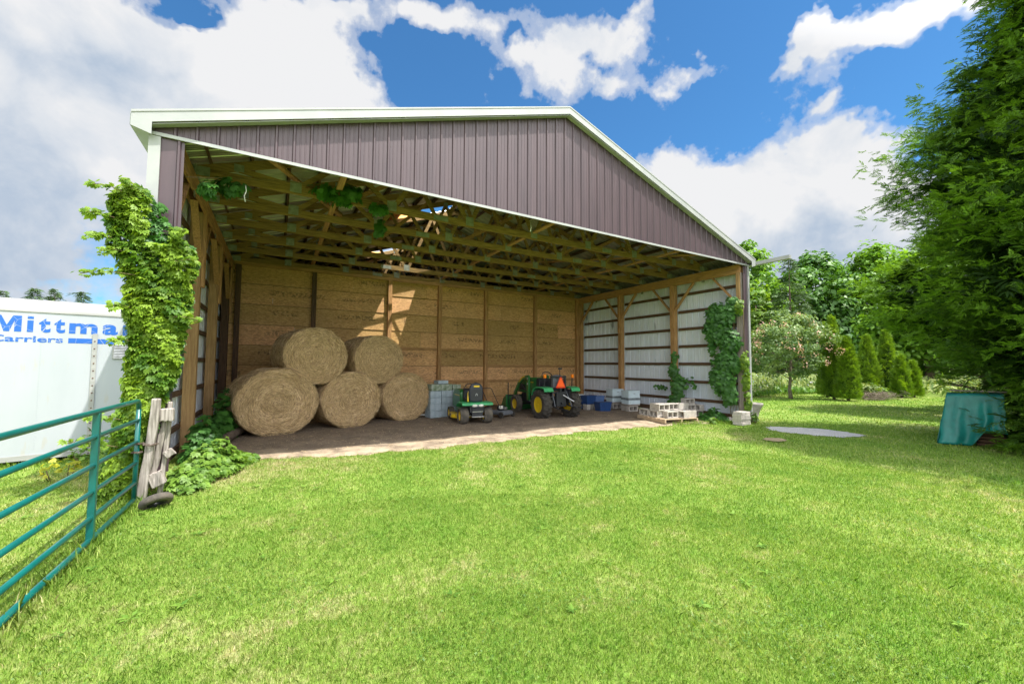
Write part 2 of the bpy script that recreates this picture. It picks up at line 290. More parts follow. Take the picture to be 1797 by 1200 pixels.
# ------------------------------------------------------------------ mesh helpers
class MB:
    def __init__(s): s.v = []; s.f = []
    def add(s, vs, fs, M=None):
        o = len(s.v)
        s.v += [tuple(M @ Vector(v)) if M is not None else tuple(v) for v in vs]; s.f += [tuple(i+o for i in f) for f in fs]; return s
    def box(s, c, d, rot=None):
        x, y, z = [k/2 for k in d]; M = Matrix.Translation(c) @ (rot.to_4x4() if rot is not None else Matrix.Identity(4))
        return s.add([(-x, -y, -z), (x, -y, -z), (x, y, -z), (-x, y, -z), (-x, -y, z), (x, -y, z), (x, y, z), (-x, y, z)],
                     [(3, 2, 1, 0), (4, 5, 6, 7), (0, 1, 5, 4), (1, 2, 6, 5), (2, 3, 7, 6), (3, 0, 4, 7)], M)
    def b2(s, x0, x1, y0, y1, z0, z1): return s.box(((x0+x1)/2, (y0+y1)/2, (z0+z1)/2), (x1-x0, y1-y0, z1-z0))
    def bar(s, p, q, w, h, upv=(0, 0, 1)):       # w sideways, h along up
        p, q = Vector(p), Vector(q); d = (q-p); L = d.length; d.normalize(); u = Vector(upv)
        sd_ = d.cross(u)
        if sd_.length < 1e-4: sd_ = d.cross(Vector((0, 1, 0)))
        sd_.normalize(); u = sd_.cross(d)
        return s.box((p+q)/2, (L, w, h), Matrix((d, -sd_, u)).transposed())
    def tube(s, pts, r, n=8, caps=True, close=False):
        pts = [Vector(p) for p in pts]; rs = r if hasattr(r, '__len__') else [r]*len(pts); base = len(s.v); m = len(pts); pn = None
        for i, p in enumerate(pts):
            if close: d = (pts[(i+1) % m]-pts[i-1])
            else: d = (pts[min(i+1, m-1)]-pts[max(i-1, 0)])
            d.normalize()
            if pn is None:
                a = d.cross(Vector((0, 0, 1)));
                if a.length < .05: a = d.cross(Vector((0, 1, 0)))
            else: a = pn - d*pn.dot(d)
            a.normalize(); pn = a; b = d.cross(a)
            for k in range(n):
                t = 2*math.pi*k/n; s.v.append(tuple(p+(a*math.cos(t)+b*math.sin(t))*rs[i]))
        for i in range(m if close else m-1):
            j = (i+1) % m
            for k in range(n): s.f.append((base+i*n+k, base+i*n+(k+1) % n, base+j*n+(k+1) % n, base+j*n+k))
        if caps and not close: s.f.append(tuple(base+k for k in range(n))[::-1]); s.f.append(tuple(base+(m-1)*n+k for k in range(n)))
        return s
    def lathe(s, prof, n=24, M=None, close=False):      # profile (r, z) turned about Z
        o = []; f = []
        for (r, z) in prof:
            for k in range(n): t = 2*math.pi*k/n; o.append((r*math.cos(t), r*math.sin(t), z))
        m = len(prof)
        for i in range(m if close else m-1):
            j = (i+1) % m
            for k in range(n): f.append((i*n+k, i*n+(k+1) % n, j*n+(k+1) % n, j*n+k))
        if not close:
            if prof[0][0] > 1e-4: f.append(tuple(range(n))[::-1])
            if prof[-1][0] > 1e-4: f.append(tuple((m-1)*n+k for k in range(n)))
        return s.add(o, f, M)
    def prism(s, poly, t0, t1, axis='y'):         # polygon in the plane across the axis
        mk = {'y': lambda a, b, t: (a, t, b), 'x': lambda a, b, t: (t, a, b), 'z': lambda a, b, t: (a, b, t)}[axis]
        n = len(poly); vs = [mk(a, b, t0) for a, b in poly]+[mk(a, b, t1) for a, b in poly]
        return s.add(vs, [tuple(range(n)), tuple(range(2*n-1, n-1, -1))]+[(i, i+n, (i+1) % n+n, (i+1) % n) for i in range(n)])
    def build(s, name, m, parent=None, smooth=False, bevel=0, label=None, loc=None, rot=None, **kw):
        me = bpy.data.meshes.new(name); me.from_pydata(s.v, [], s.f); me.validate(); me.materials.append(MATS[m] if isinstance(m, str) else m)
        import bmesh
        bm = bmesh.new(); bm.from_mesh(me); bmesh.ops.recalc_face_normals(bm, faces=bm.faces); bm.to_mesh(me); bm.free()
        o = bpy.data.objects.new(name, me); S.collection.objects.link(o)
        if smooth: me.shade_smooth()
        if smooth == 'auto': me.set_sharp_from_angle(angle=R(35))
        if bevel: b = o.modifiers.new('edge', 'BEVEL'); b.width = bevel; b.segments = 2; b.limit_method = 'ANGLE'
        if parent: o.parent = parent
        if loc: o.location = loc
        if rot: o.rotation_euler = rot
        if label: o['label'] = label
        for k, v in kw.items(): o[k] = v
        return o
def thing(name, label, cat, loc=(0, 0, 0), rz=0, group=None):
    o = bpy.data.objects.new(name, None); S.collection.objects.link(o); o.location = loc; o.rotation_euler = (0, 0, rz)
    o.empty_display_size = .2; o['label'] = label; o['category'] = cat
    if group: o['group'] = group
    return o
def tag(o, label, cat, group=None):
    o['label'] = label; o['category'] = cat
    if group: o['group'] = group
    return o
def dup(root, loc, rz, label, group=None, scale=None):
    def cp(o, par):
        c = o.copy(); S.collection.objects.link(c)
        if par: c.parent = par
        for ch in o.children: cp(ch, c)
        return c
    r = cp(root, None); r.location = loc; r.rotation_euler = (0, 0, rz); r['label'] = label
    if scale: r.scale = scale
    if group: r['group'] = group
    return r
def bulk(name, V, F, m, rnd=None, parent=None, loc=None, **kw):     # V (n,3), F (m,k): many small leaves or blades
    me = bpy.data.meshes.new(name); V = np.ascontiguousarray(V, dtype=np.float32); F = np.ascontiguousarray(F, dtype=np.int32)
    k = F.shape[1]; me.vertices.add(len(V)); me.vertices.foreach_set('co', V.ravel()); me.loops.add(F.size); me.loops.foreach_set('vertex_index', F.ravel())
    me.polygons.add(len(F)); me.polygons.foreach_set('loop_start', np.arange(0, F.size, k, dtype=np.int32))
    try: me.polygons.foreach_set('loop_total', np.full(len(F), k, dtype=np.int32))
    except Exception: pass
    if rnd is not None:
        a = me.attributes.new('rnd', 'FLOAT', 'POINT'); a.data.foreach_set('value', np.ascontiguousarray(rnd, dtype=np.float32))
    me.update(); me.validate(); me.materials.append(MATS[m])
    o = bpy.data.objects.new(name, me); S.collection.objects.link(o)
    if parent: o.parent = parent
    if loc: o.location = loc
    for a_, b_ in kw.items(): o[a_] = b_
    return o
def unit(a): return a/np.maximum(np.linalg.norm(a, axis=-1, keepdims=True), 1e-9)
def leaves(P, Nn, size, aspect=.55, fold=.18, droop=.0, tip=None):
    """a folded four-cornered leaf at each point of P facing roughly Nn; returns V, F"""
    n = len(P); Nn = unit(Nn); t = unit(np.cross(Nn, unit(rng.normal(size=(n, 3))))) if tip is None else unit(tip - Nn*np.sum(tip*Nn, 1, keepdims=True)*.6)
    b = np.cross(Nn, t); L = (size*np.exp(rng.normal(0, .25, n)))[:, None]
    base = P - t*L*.5; tp = P + t*L*.5 - Nn*L*droop; l = P - t*L*.08 + b*L*aspect*.5 + Nn*L*fold; r = P - t*L*.08 - b*L*aspect*.5 + Nn*L*fold
    V = np.stack([base, r, tp, l], 1).reshape(-1, 3); F = np.arange(4*n).reshape(n, 4); return V, F
def lobed(P, Nn, size, tip=None, k=5):
    """palmate leaf: k leaflets fanned from one point (creeper, maple)"""
    n = len(P); Nn = unit(Nn); t = unit(np.cross(Nn, unit(rng.normal(size=(n, 3))))) if tip is None else unit(tip - Nn*np.sum(tip*Nn, 1, keepdims=True))
    b = np.cross(Nn, t); L = (size*np.exp(rng.normal(0, .22, n)))[:, None]; out = []
    for i in range(k):
        a = (i-(k-1)/2)*(2.2/(k-1)); l = L*(1-.28*abs(a)/1.1); d = t*math.cos(a)+b*math.sin(a); w = np.cross(Nn, d)
        out.append(np.stack([P, P+d*l*.55-w*l*.26+Nn*l*.06, P+d*l-Nn*l*.16, P+d*l*.55+w*l*.26+Nn*l*.06], 1))
    V = np.concatenate(out, 1).reshape(-1, 3); F = np.arange(len(V)).reshape(-1, 4); return V, F
def rep(r, k): return np.repeat(r, k)

# ------------------------------------------------------------------ the ground
W, DEP, H, HB = 13.34, 7.55, 4.571, 4.36
SL = .34; EX, OY = .18, .143; ZT = 4.739; BACK = 15.6
MB().add([(-400, -400, 0), (600, -400, 0), (600, 500, 0), (-400, 500, 0)], [(0, 1, 2, 3)]).build('ground', 'lawn_soil', kind='structure', label='mown lawn around the barn')
def edge_y(x):     # front rim of the bare dirt in front of the bays
    xs = [-.2, .5, .96, 2.0, 3.53, 5.5, 7.75, 9.8, 11.57, 12.6, 13.4]; ys = [2.4, 2.1, 1.6, 1.12, .88, .92, 1.0, .85, .62, .40, .15]
    return np.interp(x, xs, ys) + .07*np.sin(x*4.1)+.05*np.sin(x*9.7+1)+.03*np.sin(x*23)
xs = np.linspace(.02, W-.05, 160); ny = 26; V = []; F = []
for i, x in enumerate(xs):
    y0 = float(edge_y(x))
    for j in range(ny+1):
        y = y0+(BACK-.1-y0)*(j/ny)**1.6
        z = .006+(.0 if j == 0 else .012+.022*math.sin(x*1.7+y*2.1)*math.sin(y*3.1-x)+.012*random.random())
        V.append((x, y, max(z, .005)))
for i in range(len(xs)-1):
    for j in range(ny): a = i*(ny+1)+j; F.append((a, a+ny+1, a+ny+2, a+1))
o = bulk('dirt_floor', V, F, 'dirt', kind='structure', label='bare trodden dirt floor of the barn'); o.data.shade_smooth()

def ragged(name, m, cx, cy, rx, ry, ang, z, hump, **kw):
    V = [(cx, cy, z+hump)]; F = []; n = 60
    for k in range(n):
        a = 2*math.pi*k/n; q = 1+.05*math.sin(5*a+1)+.04*math.sin(11*a)+.03*math.sin(17*a+2)+random.uniform(-.03, .03)
        for t, zz in ((.6, z+hump*.8), (1, z)):
            x = rx*q*t*math.cos(a); y = ry*q*t*math.sin(a); V.append((cx+x*math.cos(ang)-y*math.sin(ang), cy+x*math.sin(ang)+y*math.cos(ang), zz))
    mb = MB(); F = [(0, 1+2*k, 1+2*((k+1) % n)) for k in range(n)]+[(1+2*k, 2+2*k, 2+2*((k+1) % n), 1+2*((k+1) % n)) for k in range(n)]
    return mb.add(V, F).build(name, m, smooth=True, **kw)
ragged('gravel_patch', 'gravel', 13.1, -1.65, .98, .66, R(-62), .012, .02, kind='structure', label='oval patch of pale gravel in the lawn')
ragged('earth_patch', 'bare_earth', 11.0, -1.84, .26, .2, 0, .03, .006, kind='structure', label='small bare brown patch in the lawn')
def in_ell(x, y, cx, cy, rx, ry, ang):
    dx, dy = x-cx, y-cy; a = dx*math.cos(-ang)-dy*math.sin(-ang); b = dx*math.sin(-ang)+dy*math.cos(-ang); return (a/rx)**2+(b/ry)**2 < 1

# ---- lawn: short blades, dense near the house side of the lawn, thinning with distance
def lawn_points(dens, r0, r1, a0=-25, a1=95):
    area = math.pi*(r1*r1-r0*r0)*(a1-a0)/360; n = int(area*dens)
    r = np.sqrt(rng.uniform(r0*r0, r1*r1, n)); a = np.radians(rng.uniform(a0, a1, n)); x = CAM.x+r*np.sin(a); y = CAM.y+r*np.cos(a)
    # tufts: blades gather in clumps
    ok = ~((x > .02) & (x < W-.02) & (y > edge_y(x)+rng.normal(0, .09, n)) & (y < BACK))
    ok &= ~in_ell(x, y, 13.1, -1.65, .97, .65, R(-62)) & ~in_ell(x, y, 11.0, -1.84, .22, .17, 0)
    ok &= ~((x < -.3) & (x > -9.5) & (y > 2.75+(x+1.5)*.2) & (y < 5.2+(x+1.5)*.2))
    return x[ok], y[ok]
def blades(x, y, h, w):
    n = len(x); hh = h*np.exp(rng.normal(0, .33, n)); a = rng.uniform(0, 2*np.pi, n); l = rng.uniform(.1, .75, n)*hh
    lx, ly = np.cos(a)*l, np.sin(a)*l; b = a+np.pi/2+rng.normal(0, .5, n); wx, wy = np.cos(b)*w, np.sin(b)*w; z = np.zeros(n)
    V = np.stack([np.stack([x-wx, y-wy, z], 1), np.stack([x+wx, y+wy, z], 1), np.stack([x+wx*.8+lx*.35, y+wy*.8+ly*.35, hh*.62], 1), np.stack([x+lx, y+ly, hh*.92], 1),
                  np.stack([x-wx*.8+lx*.35, y-wy*.8+ly*.35, hh*.62], 1)], 1).reshape(-1, 3)
    return V
Vs = []
for dens, r0, r1, h, w in ((19000, .8, 3.0, .021, .0013), (10500, 3.0, 5.2, .022, .0017), (4300, 5.2, 9, .024, .0026), (1000, 9, 15, .03, .0048), (200, 15, 32, .035, .010)):
    x, y = lawn_points(dens, r0, r1); Vs.append(blades(x, y, h, w))
V = np.concatenate(Vs); n = len(V)//5
bulk('grass', V, np.arange(5*n).reshape(n, 5), 'grass_blade', rep(rng.uniform(0, 1, n), 5), kind='stuff', label='short mown grass with dry patches')
# clover and broad-leaved weeds low in the lawn
def patches(x, y, s=1.3): return np.sin(x*s*1.7+1.3)*np.sin(y*s*2.1+.4)+.6*np.sin(x*s*4.3+y*s*3.1)
Vs = []
for dens, r0, r1, h in ((1500, .9, 4.5, .011), (600, 4.5, 9, .014), (110, 9, 16, .02)):
    x, y = lawn_points(dens, r0, r1); k = patches(x, y)+rng.normal(0, .35, len(x)) > .35; x, y = x[k], y[k]; n = len(x)
    P = np.stack([x, y, rng.uniform(.012, .03, n)], 1); v, f = lobed(P, np.tile([0, 0, 1.], (n, 1))+rng.normal(0, .3, (n, 3)), h, k=3); Vs.append(v)
V = np.concatenate(Vs); n = len(V)//12
bulk('clover', V, np.arange(12*n).reshape(-1, 4), 'clover', rep(rng.uniform(0, 1, n), 12), kind='stuff', label='clover leaves scattered through the grass')
# longer uncut grass: along the barn's sides, gate, trailer
def tall(name, label, segs, per, h, w, m='grass_blade'):
    Vs = []
    for (x0, y0, x1, y1, wd, k) in segs:
        n = int(per*k); t = rng.uniform(0, 1, n); x = x0+(x1-x0)*t+rng.normal(0, wd, n); y = y0+(y1-y0)*t+rng.normal(0, wd, n); Vs.append(blades(x, y, h, w))
    V = np.concatenate(Vs); n = len(V)//5
    return bulk(name, V, np.arange(5*n).reshape(n, 5), m, rep(rng.uniform(0, 1, n), 5), kind='stuff', label=label)
tall('tall_grass', 'longer uncut grass at the foot of gate, trailer and walls',
     [(-9, 1.25, -.4, 2.85, .12, 2.2), (.1, -3.5, .1, -.3, .07, 1.0), (.0, -.4, .5, .6, .16, 1.0), (12.3, .3, 13.3, -.1, .12, .7), (13.5, 0, 13.6, 8, .12, .8), (11.0, .7, 12.4, .5, .1, .5)], 1500, .07, .0028)
# straw litter on the dirt
n = 5200; x = rng.uniform(.4, 13, n); y = rng.uniform(1.2, 7.3, n); k = (y > edge_y(x)+.15) & (rng.uniform(0, 1, n) < .25+.75*(x < 6)); x, y = x[k], y[k]; n = len(x)
P = np.stack([x, y, rng.uniform(.035, .055, n)], 1); v, f = leaves(P, np.tile([0, 0, 1.], (n, 1))+rng.normal(0, .12, (n, 3)), .085, .06, .01)
bulk('loose_straw', v, f, 'straw', rep(rng.uniform(0, 1, n), 4), kind='stuff', label='loose straw littering the dirt floor')

# ------------------------------------------------------------------ the barn
barn = thing('barn', 'open-fronted pole barn with mauve ribbed gable, white trim and plank-walled interior', 'barn', (0, 0, 0))
def rib_profile(a, b, pitch=.2286, h=.025, phase=.0):
    """(s, d) outline of ribbed sheet from a to b, d = height of the rib"""
    pts = [(a, 0)]; k = math.ceil((a-phase)/pitch)
    while phase+k*pitch < b:
        c = phase+k*pitch
        for ds, d in ((-.024, 0), (-.011, h), (.011, h), (.024, 0), (.07, 0), (.074, h*.2), (.086, h*.2), (.09, 0), (.138, 0), (.142, h*.2), (.154, h*.2), (.158, 0)):
            if a < c+ds < b: pts.append((c+ds, d))
        k += 1
    pts.append((b, 0)); pts.sort(); return pts
def ribbed_wall(mb, prof, place, z0, z1):
    v = []; f = []
    for (s, d) in prof: v.append(place(s, d, z0(s))); v.append(place(s, d, z1(s)))
    for i in range(len(prof)-1): f.append((2*i, 2*i+2, 2*i+3, 2*i+1))
    return mb.add(v, f)
roofz = lambda x: ZT+SL*(min(x, W-x)+EX)
sof = lambda x: roofz(x)-.155
# gable siding (front) with its cut ridge point
pr = rib_profile(.02, W-.02); pr.append((W/2, 0)); pr.sort()
mb = MB(); ribbed_wall(mb, pr, lambda s, d, z: (s, -.012-d, z), lambda s: H, lambda s: sof(s)+.03); 
for k in range(58):        # screw heads beside every rib, in rows at the nailers
    x = .2286*(k+1)+.035
    for z in (4.66, 5.25, 5.85, 6.45):
        if x < W-.05 and z < sof(x)-.04: mb.lathe([(.007, 0), (.006, .004), (0, .006)], 6, Matrix.Translation((x, -.012, z)) @ Matrix.Rotation(R(90), 4, 'X'))
mb.build('gable_siding', 'mauve_siding', barn)
MB().b2(-.02, W+.02, -.052, -.034, H-.022, H+.022).build('gable_trim', 'white_metal', barn)
# rear gable, end wall
mb = MB(); pr = rib_profile(0, W); pr.append((W/2, 0)); pr.sort(); ribbed_wall(mb, pr, lambda s, d, z: (s, BACK+d, z), lambda s: .02, lambda s: sof(s)+.12); mb.build('end_wall', 'silver_siding', barn)
# roof sheets; the left slope has two openings near the ridge
def slope(side, y0, y1, a0=0., a1=1.):
    mb = MB(); v = []; f = []; prof = rib_profile(y0, y1, phase=.05)
    L = W/2+EX
    for (s, d) in prof:
        for a in (a0, a1):
            q = -EX+L*a; x = q if side < 0 else W-q; z = ZT+SL*(q+EX)-.02+d
            v.append((x, s, z)); 
    for i in range(len(prof)-1): f.append((2*i, 2*i+2, 2*i+3, 2*i+1))
    mb.add(v, f); return mb
L_ = W/2+EX; ha0, ha1 = (4.75+EX)/L_, (6.45+EX)/L_
m = MB()
for seg in ((-OY, 5.32, 0, 1), (5.32, 6.45, 0, ha0), (5.32, 6.45, ha1, 1), (6.45, 10.6, 0, 1), (10.6, 11.7, 0, ha0), (10.6, 11.7, ha1, 1), (11.7, BACK+.15, 0, 1)):
    s_ = slope(-1, *seg); m.add(s_.v, s_.f)
m.build('roof_panel', 'roof_sheet', barn, label='left roof slope with missing sheets near the ridge')
slope(1, -OY, BACK+.15).build('roof_panel', 'roof_sheet', barn)
for y0, y1 in ((6.05, 6.5), (11.2, 11.75)):
    MB().add([(4.4, y0-.3, roofz(4.4)-.035), (5.2, y0+.12, roofz(5.2)-.035), (5.35, y1, roofz(5.35)-.035), (4.4, y1, roofz(4.4)-.035)], [(0, 1, 2, 3)]).build('skylight_panel', 'skylight', barn)
# ridge cap, fascias, soffits
mb = MB()
for sgn in (-1, 1):
    mb.add([(W/2, -OY-.02, 7.085), (W/2, BACK+.15, 7.085), (W/2+sgn*.2, BACK+.15, 7.02), (W/2+sgn*.2, -OY-.02, 7.02)], [(0, 1, 2, 3)])
mb.build('ridge_cap', 'white_metal', barn)
for sgn in (-1, 1):
    e = -EX if sgn < 0 else W+EX; zt, zr = ZT+.012, ZT+.012+SL*L_
    mb = MB(); mb.prism([(e, zt), (W/2, zr), (W/2, zr-.155), (e, zt-.155)], -OY-.012, -OY+.006); mb.build('rake_fascia', 'white_metal', barn)
    mb = MB(); mb.prism([(e, zt+.006), (W/2, zr+.006), (W/2, zr-.022), (e, zt-.022)], -OY-.02, -OY-.0125); mb.build('drip_edge', 'white_metal', barn)
    mb = MB(); x0 = .0 if sgn < 0 else W
    mb.prism([(x0, sof(0)), (W/2, sof(W/2)), (W/2, sof(W/2)-.008), (x0, sof(0)-.008)], -OY+.006, -.034); mb.build('rake_soffit', 'white_metal', barn)
    # eave box: fascia, soffit and the closed end
    ex = -EX if sgn < 0 else W+EX; wx = .0 if sgn < 0 else W
    MB().b2(min(ex, ex+sgn*.012), max(ex, ex+sgn*.012), -OY+.006, BACK+.15, ZT-.165, ZT-.002).build('eave_fascia', 'white_metal', barn)
    MB().b2(min(ex, wx), max(ex, wx), -OY+.006, BACK+.15, ZT-.175, ZT-.167).build('eave_soffit', 'white_metal', barn)
    MB().add([(ex, -OY-.0125, ZT-.14), (wx+sgn*-.02, -OY-.0125, ZT-.0), (wx+sgn*-.02, -OY-.0125, ZT-.235), (ex, -OY-.0125, ZT-.175)], [(0, 1, 2, 3)]).build('eave_return', 'white_metal', barn)
    # outer side walls, ribbed
    mb = MB(); ribbed_wall(mb, rib_profile(0, BACK), (lambda s, d, z: (-.005-d, s, z)) if sgn < 0 else (lambda s, d, z: (W+.005+d, s, z)), lambda s: .03, lambda s: ZT-.16)
    mb.build('side_wall', 'silver_siding', barn)
    # white corner trim and the strip of mauve siding beside the opening
    cx0, cx1 = (-.03, .09) if sgn < 0 else (W-.05, W+.03)
    MB().b2(cx0, cx1, -.045, -.02, .02, H-.03).build('corner_trim', 'white_metal', barn)
    MB().b2(cx0 if sgn < 0 else cx1-.012, cx0+.012 if sgn < 0 else cx1, -.0195, .12, .02, H-.18).build('corner_trim', 'white_metal', barn)
    a, b = (.09, .33) if sgn < 0 else (W-.24, W-.05)
    mb = MB(); ribbed_wall(mb, rib_profile(a, b, phase=.275 if sgn < 0 else W-.1), lambda s, d, z: (s, -.015-d, z), lambda s: .25, lambda s: H-.02); mb.build('corner_siding', 'mauve_siding', barn)
MB().b2(W+EX+.012, W+EX+.13, -OY-.9, BACK, ZT-.15, ZT-.05).build('gutter', 'white_metal', barn, label='white eaves gutter sticking out past the front')
# posts
def post(x, y, m='barn_wood', w=.15, d=.14, h=HB, nm='post', z0=0, label=None):
    return MB().b2(x-w/2, x+w/2, y-d/2, y+d/2, z0, h).build(nm, m+'_z', barn, bevel=.006, label=label)
BAYS = [0.12, 2.44, 4.9, 7.34]
for i, y in enumerate(BAYS):
    post(.14 if i else .2, y, 'new_wood' if i in (1, 2) else 'dark_wood', w=.18 if i else .14, d=.17 if i else .14)
    post(W-.16, y, 'grey_wood' if i == 0 else 'barn_wood', w=.18, d=.16)
    if i: MB().b2(W-.3, W-.25, y-.05, y+.05, 2.9, HB-.002).build('post_splice', 'barn_wood_z', barn); MB().b2(.235, .285, y-.07, y+.07, 3.0, HB-.002).build('post_splice', 'barn_wood_z', barn)
MB().b2(.27, .30, -.01, .02, 3.85, 4.4).build('corner_flashing', 'white_metal', barn)
MB().b2(W-.31, W-.255, .06, .16, 3.15, HB).build('post_splice', 'new_wood_z', barn)
# header beams, girts, knee braces on the side walls
for sgn, nm in ((-1, 'a'), (1, 'b')):
    xi = .235 if sgn < 0 else W-.235
    MB().b2(min(xi, xi-sgn*.045), max(xi, xi-sgn*.045), .05, 7.45, HB-.02, HB+.24).build('header_beam', 'barn_wood_y', barn, bevel=.004)
    MB().b2(min(xi-sgn*-.1, xi+sgn*.15), max(xi-sgn*-.1, xi+sgn*.15), .05, 7.45, HB+.001, HB+.22).build('header_beam', 'barn_wood_y', barn, bevel=.004)
    for k in range(1, 8):
        z = -.057+.5823*k; xw = .025 if sgn < 0 else W-.025
        for b in range(3): MB().b2(xw-.022, xw+.022, BAYS[b]+.09, BAYS[b+1]-.09, z-.045, z+.045).build('girt', 'dark_wood_y', barn)
    MB().b2(xw-.022, xw+.022, .2, 7.3, .06, .2).build('skirt_board', 'dark_wood_y', barn)
    for y, s2 in ((2.44, -1), (2.44, 1), (4.9, -1), (4.9, 1), (.12, 1), (7.34, -1)):
        xb = W-.2 if sgn > 0 else .2
        MB().bar((xb, y+s2*.06, 3.45), (xb, y+s2*.82, HB-.03), .04, .10, (1, 0, 0)).build('knee_brace', 'barn_wood_y', barn)
    for y in [1.24*k for k in range(1, 6)]:
        x = xi+sgn*-.03
        MB().b2(x-.006, x+.006, y-.05, y+.05, HB-.1, 4.78).build('truss_hanger', 'plate_metal', barn)
# trusses
def make_truss(y, nm='truss'):
    t = bpy.data.objects.new(nm, None); S.collection.objects.link(t); t.parent = barn; t.location = (0, y, 0)
    zb = 4.60; w = .04; tz = lambda x: roofz(x)-.02-.1-.012
    MB().b2(.02, W-.02, -w/2, w/2, zb, zb+.145).build('bottom_chord', 'truss_wood_x', t)
    for s in (0, 1):
        f_ = (lambda a: a) if not s else (lambda a: W-a)
        p, q = (f_(.3), 0, tz(.3)-.07), (f_(W/2-.005), 0, tz(W/2)-.07); MB().bar(p, q, w, .14).build('top_chord', 'truss_wood_x', t)
    plate = lambda x0, x1, z0, z1: MB().b2(x0, x1, -.0235, .0235, z0, z1).build('gusset_plate', 'plate_metal', t)
    nb = 8; bx = [W*k/nb for k in range(nb+1)]
    for k in range(1, nb):
        c = bx[k]
        for d in (-1, 1):
            tx = c+d*W/nb/2
            if .8 < tx < W-.8: MB().bar((c+d*.05, 0, zb+.13), (tx, 0, tz(tx)-.12), w-.006, .09).build('web', 'truss_wood_x', t)
        plate(c-.09, c+.09, zb+.03, zb+.22)
        for d in (-1, 1):
            tx = c+d*W/nb/2
            if k % 2 and .8 < tx < W-.8:
                plate(tx-.07, tx+.07, tz(tx)-.16, tz(tx)-.04)
    for sx in (4.35, 8.99):
        plate(sx-.16, sx+.16, zb+.02, zb+.125)
    for sx in (.25, W-.25):
        plate(sx-.2, sx+.2, zb+.01, zb+.16)
    return t
t0 = make_truss(1.24)
def dup_truss(y):
    c = t0.copy(); S.collection.objects.link(c); c.location = (0, y, 0)
    for ch in t0.children: d = ch.copy(); S.collection.objects.link(d); d.parent = c
for k in [0.05/1.24, 2, 3, 4, 5, 6.02, 7, 8, 9, 10, 11, 12]: dup_truss(1.24*k)
# purlins on the top chords, run front to back
for s in (0, 1):
    for k in range(12):
        a = .45+.555*k; x = a if not s else W-a
        segs = [(.0, BACK)] if s or not (4.5 < a < 6.55) else [(.0, 5.2), (6.5, 10.5), (11.75, BACK)]
        for y0, y1 in segs:
            z = roofz(x)-.022; th = math.atan(SL)*(1 if s else -1)
            MB().box((x, (y0+y1)/2, z-.055), (.04, y1-y0, .095), Matrix.Rotation(th, 3, 'Y')).build('purlin', 'dark_wood_y', barn)
# long ties along the bottom chords and lattice diagonals
for x in (2.35, 6.67, 10.9): MB().b2(x-.05, x+.05, .1, BACK-.2, 4.747, 4.785).build('truss_tie', 'barn_wood_y', barn)
for (x0, y0, x1, y1) in ((1.1, .2, 4.3, 7.3), (12.2, .2, 9.0, 7.3)): MB().bar((x0, y0, 4.81), (x1, y1, 5.6), .09, .04).build('diagonal_brace', 'barn_wood_y', barn)
for (x0, x1, y) in ((2.5, 4.3, 1.30), (8.6, 10.6, 1.30), (5.3, 7.2, 2.5), (8.2, 10.4, 2.5), (3.5, 5.2, 3.78), (9.6, 11.6, 3.78)):
    MB().bar((x0, y+.03, 4.66), (x1, y+.7, roofz(x1)-.2 if x1 < W/2 else roofz(x0)-.75), .04, .085).build('diagonal_brace', 'barn_wood_x', barn)
# rear partition: lapped sheets of chipboard on posts
mb = None
zs = [.03, .37, .97, 1.56, 2.16, 2.77, 3.37, 3.98, 4.60]
cuts = {0: (4.9, 9.8), 1: (3.1, 7.3, 11.2), 2: (2.4, 5.0, 9.5), 3: (4.4, 6.55, 10.8), 4: (1.9, 5.9, 8.45), 5: (2.4, 7.3, 12.0), 6: (1.3, 4.75, 9.2), 7: (3.6, 6.1, 10.75)}
for i in range(8):
    ce = [.02]+list(cuts[i])+[W-.02]
    for a, b in zip(ce[:-1], ce[1:]):
        j = random.uniform(-.004, .004)
        MB().add([(a+.003, 7.475+j, zs[i]+.004), (b-.003, 7.475+j, zs[i]+.004), (b-.003, 7.50, zs[i+1]-.008), (a+.003, 7.50, zs[i+1]-.008),
                  (a+.003, 7.49+j, zs[i]+.004), (b-.003, 7.49+j, zs[i]+.004), (b-.003, 7.515, zs[i+1]-.008), (a+.003, 7.515, zs[i+1]-.008)],
                 [(0, 1, 2, 3), (7, 6, 5, 4), (0, 4, 5, 1), (3, 2, 6, 7), (0, 3, 7, 4), (1, 5, 6, 2)]).build('wall_sheet', 'osb', barn)
    if i: MB().b2(.05, W-.05, 7.52, 7.56, zs[i]-.05, zs[i]+.05).build('rear_girt', 'dark_wood_x', barn)
MB().b2(.3, W-.3, 7.40, 7.46, 4.5, 4.598).build('top_plate', 'barn_wood_x', barn)
for x in (2.42, 4.77, 6.58, 8.47, 10.77, 13.0, .42): post(x, 7.40, 'barn_wood' if x > 3 else 'dark_wood', w=.13, d=.13, h=4.5, nm='rear_post')
for (x0, x1, z) in ((5.0, 8.4, 2.165), (6.6, 13.0, .99), (8.5, 13.0, 1.57)): MB().b2(x0, x1, 7.432, 7.466, z-.045, z+.045).build('rail_board', 'barn_wood_x', barn)

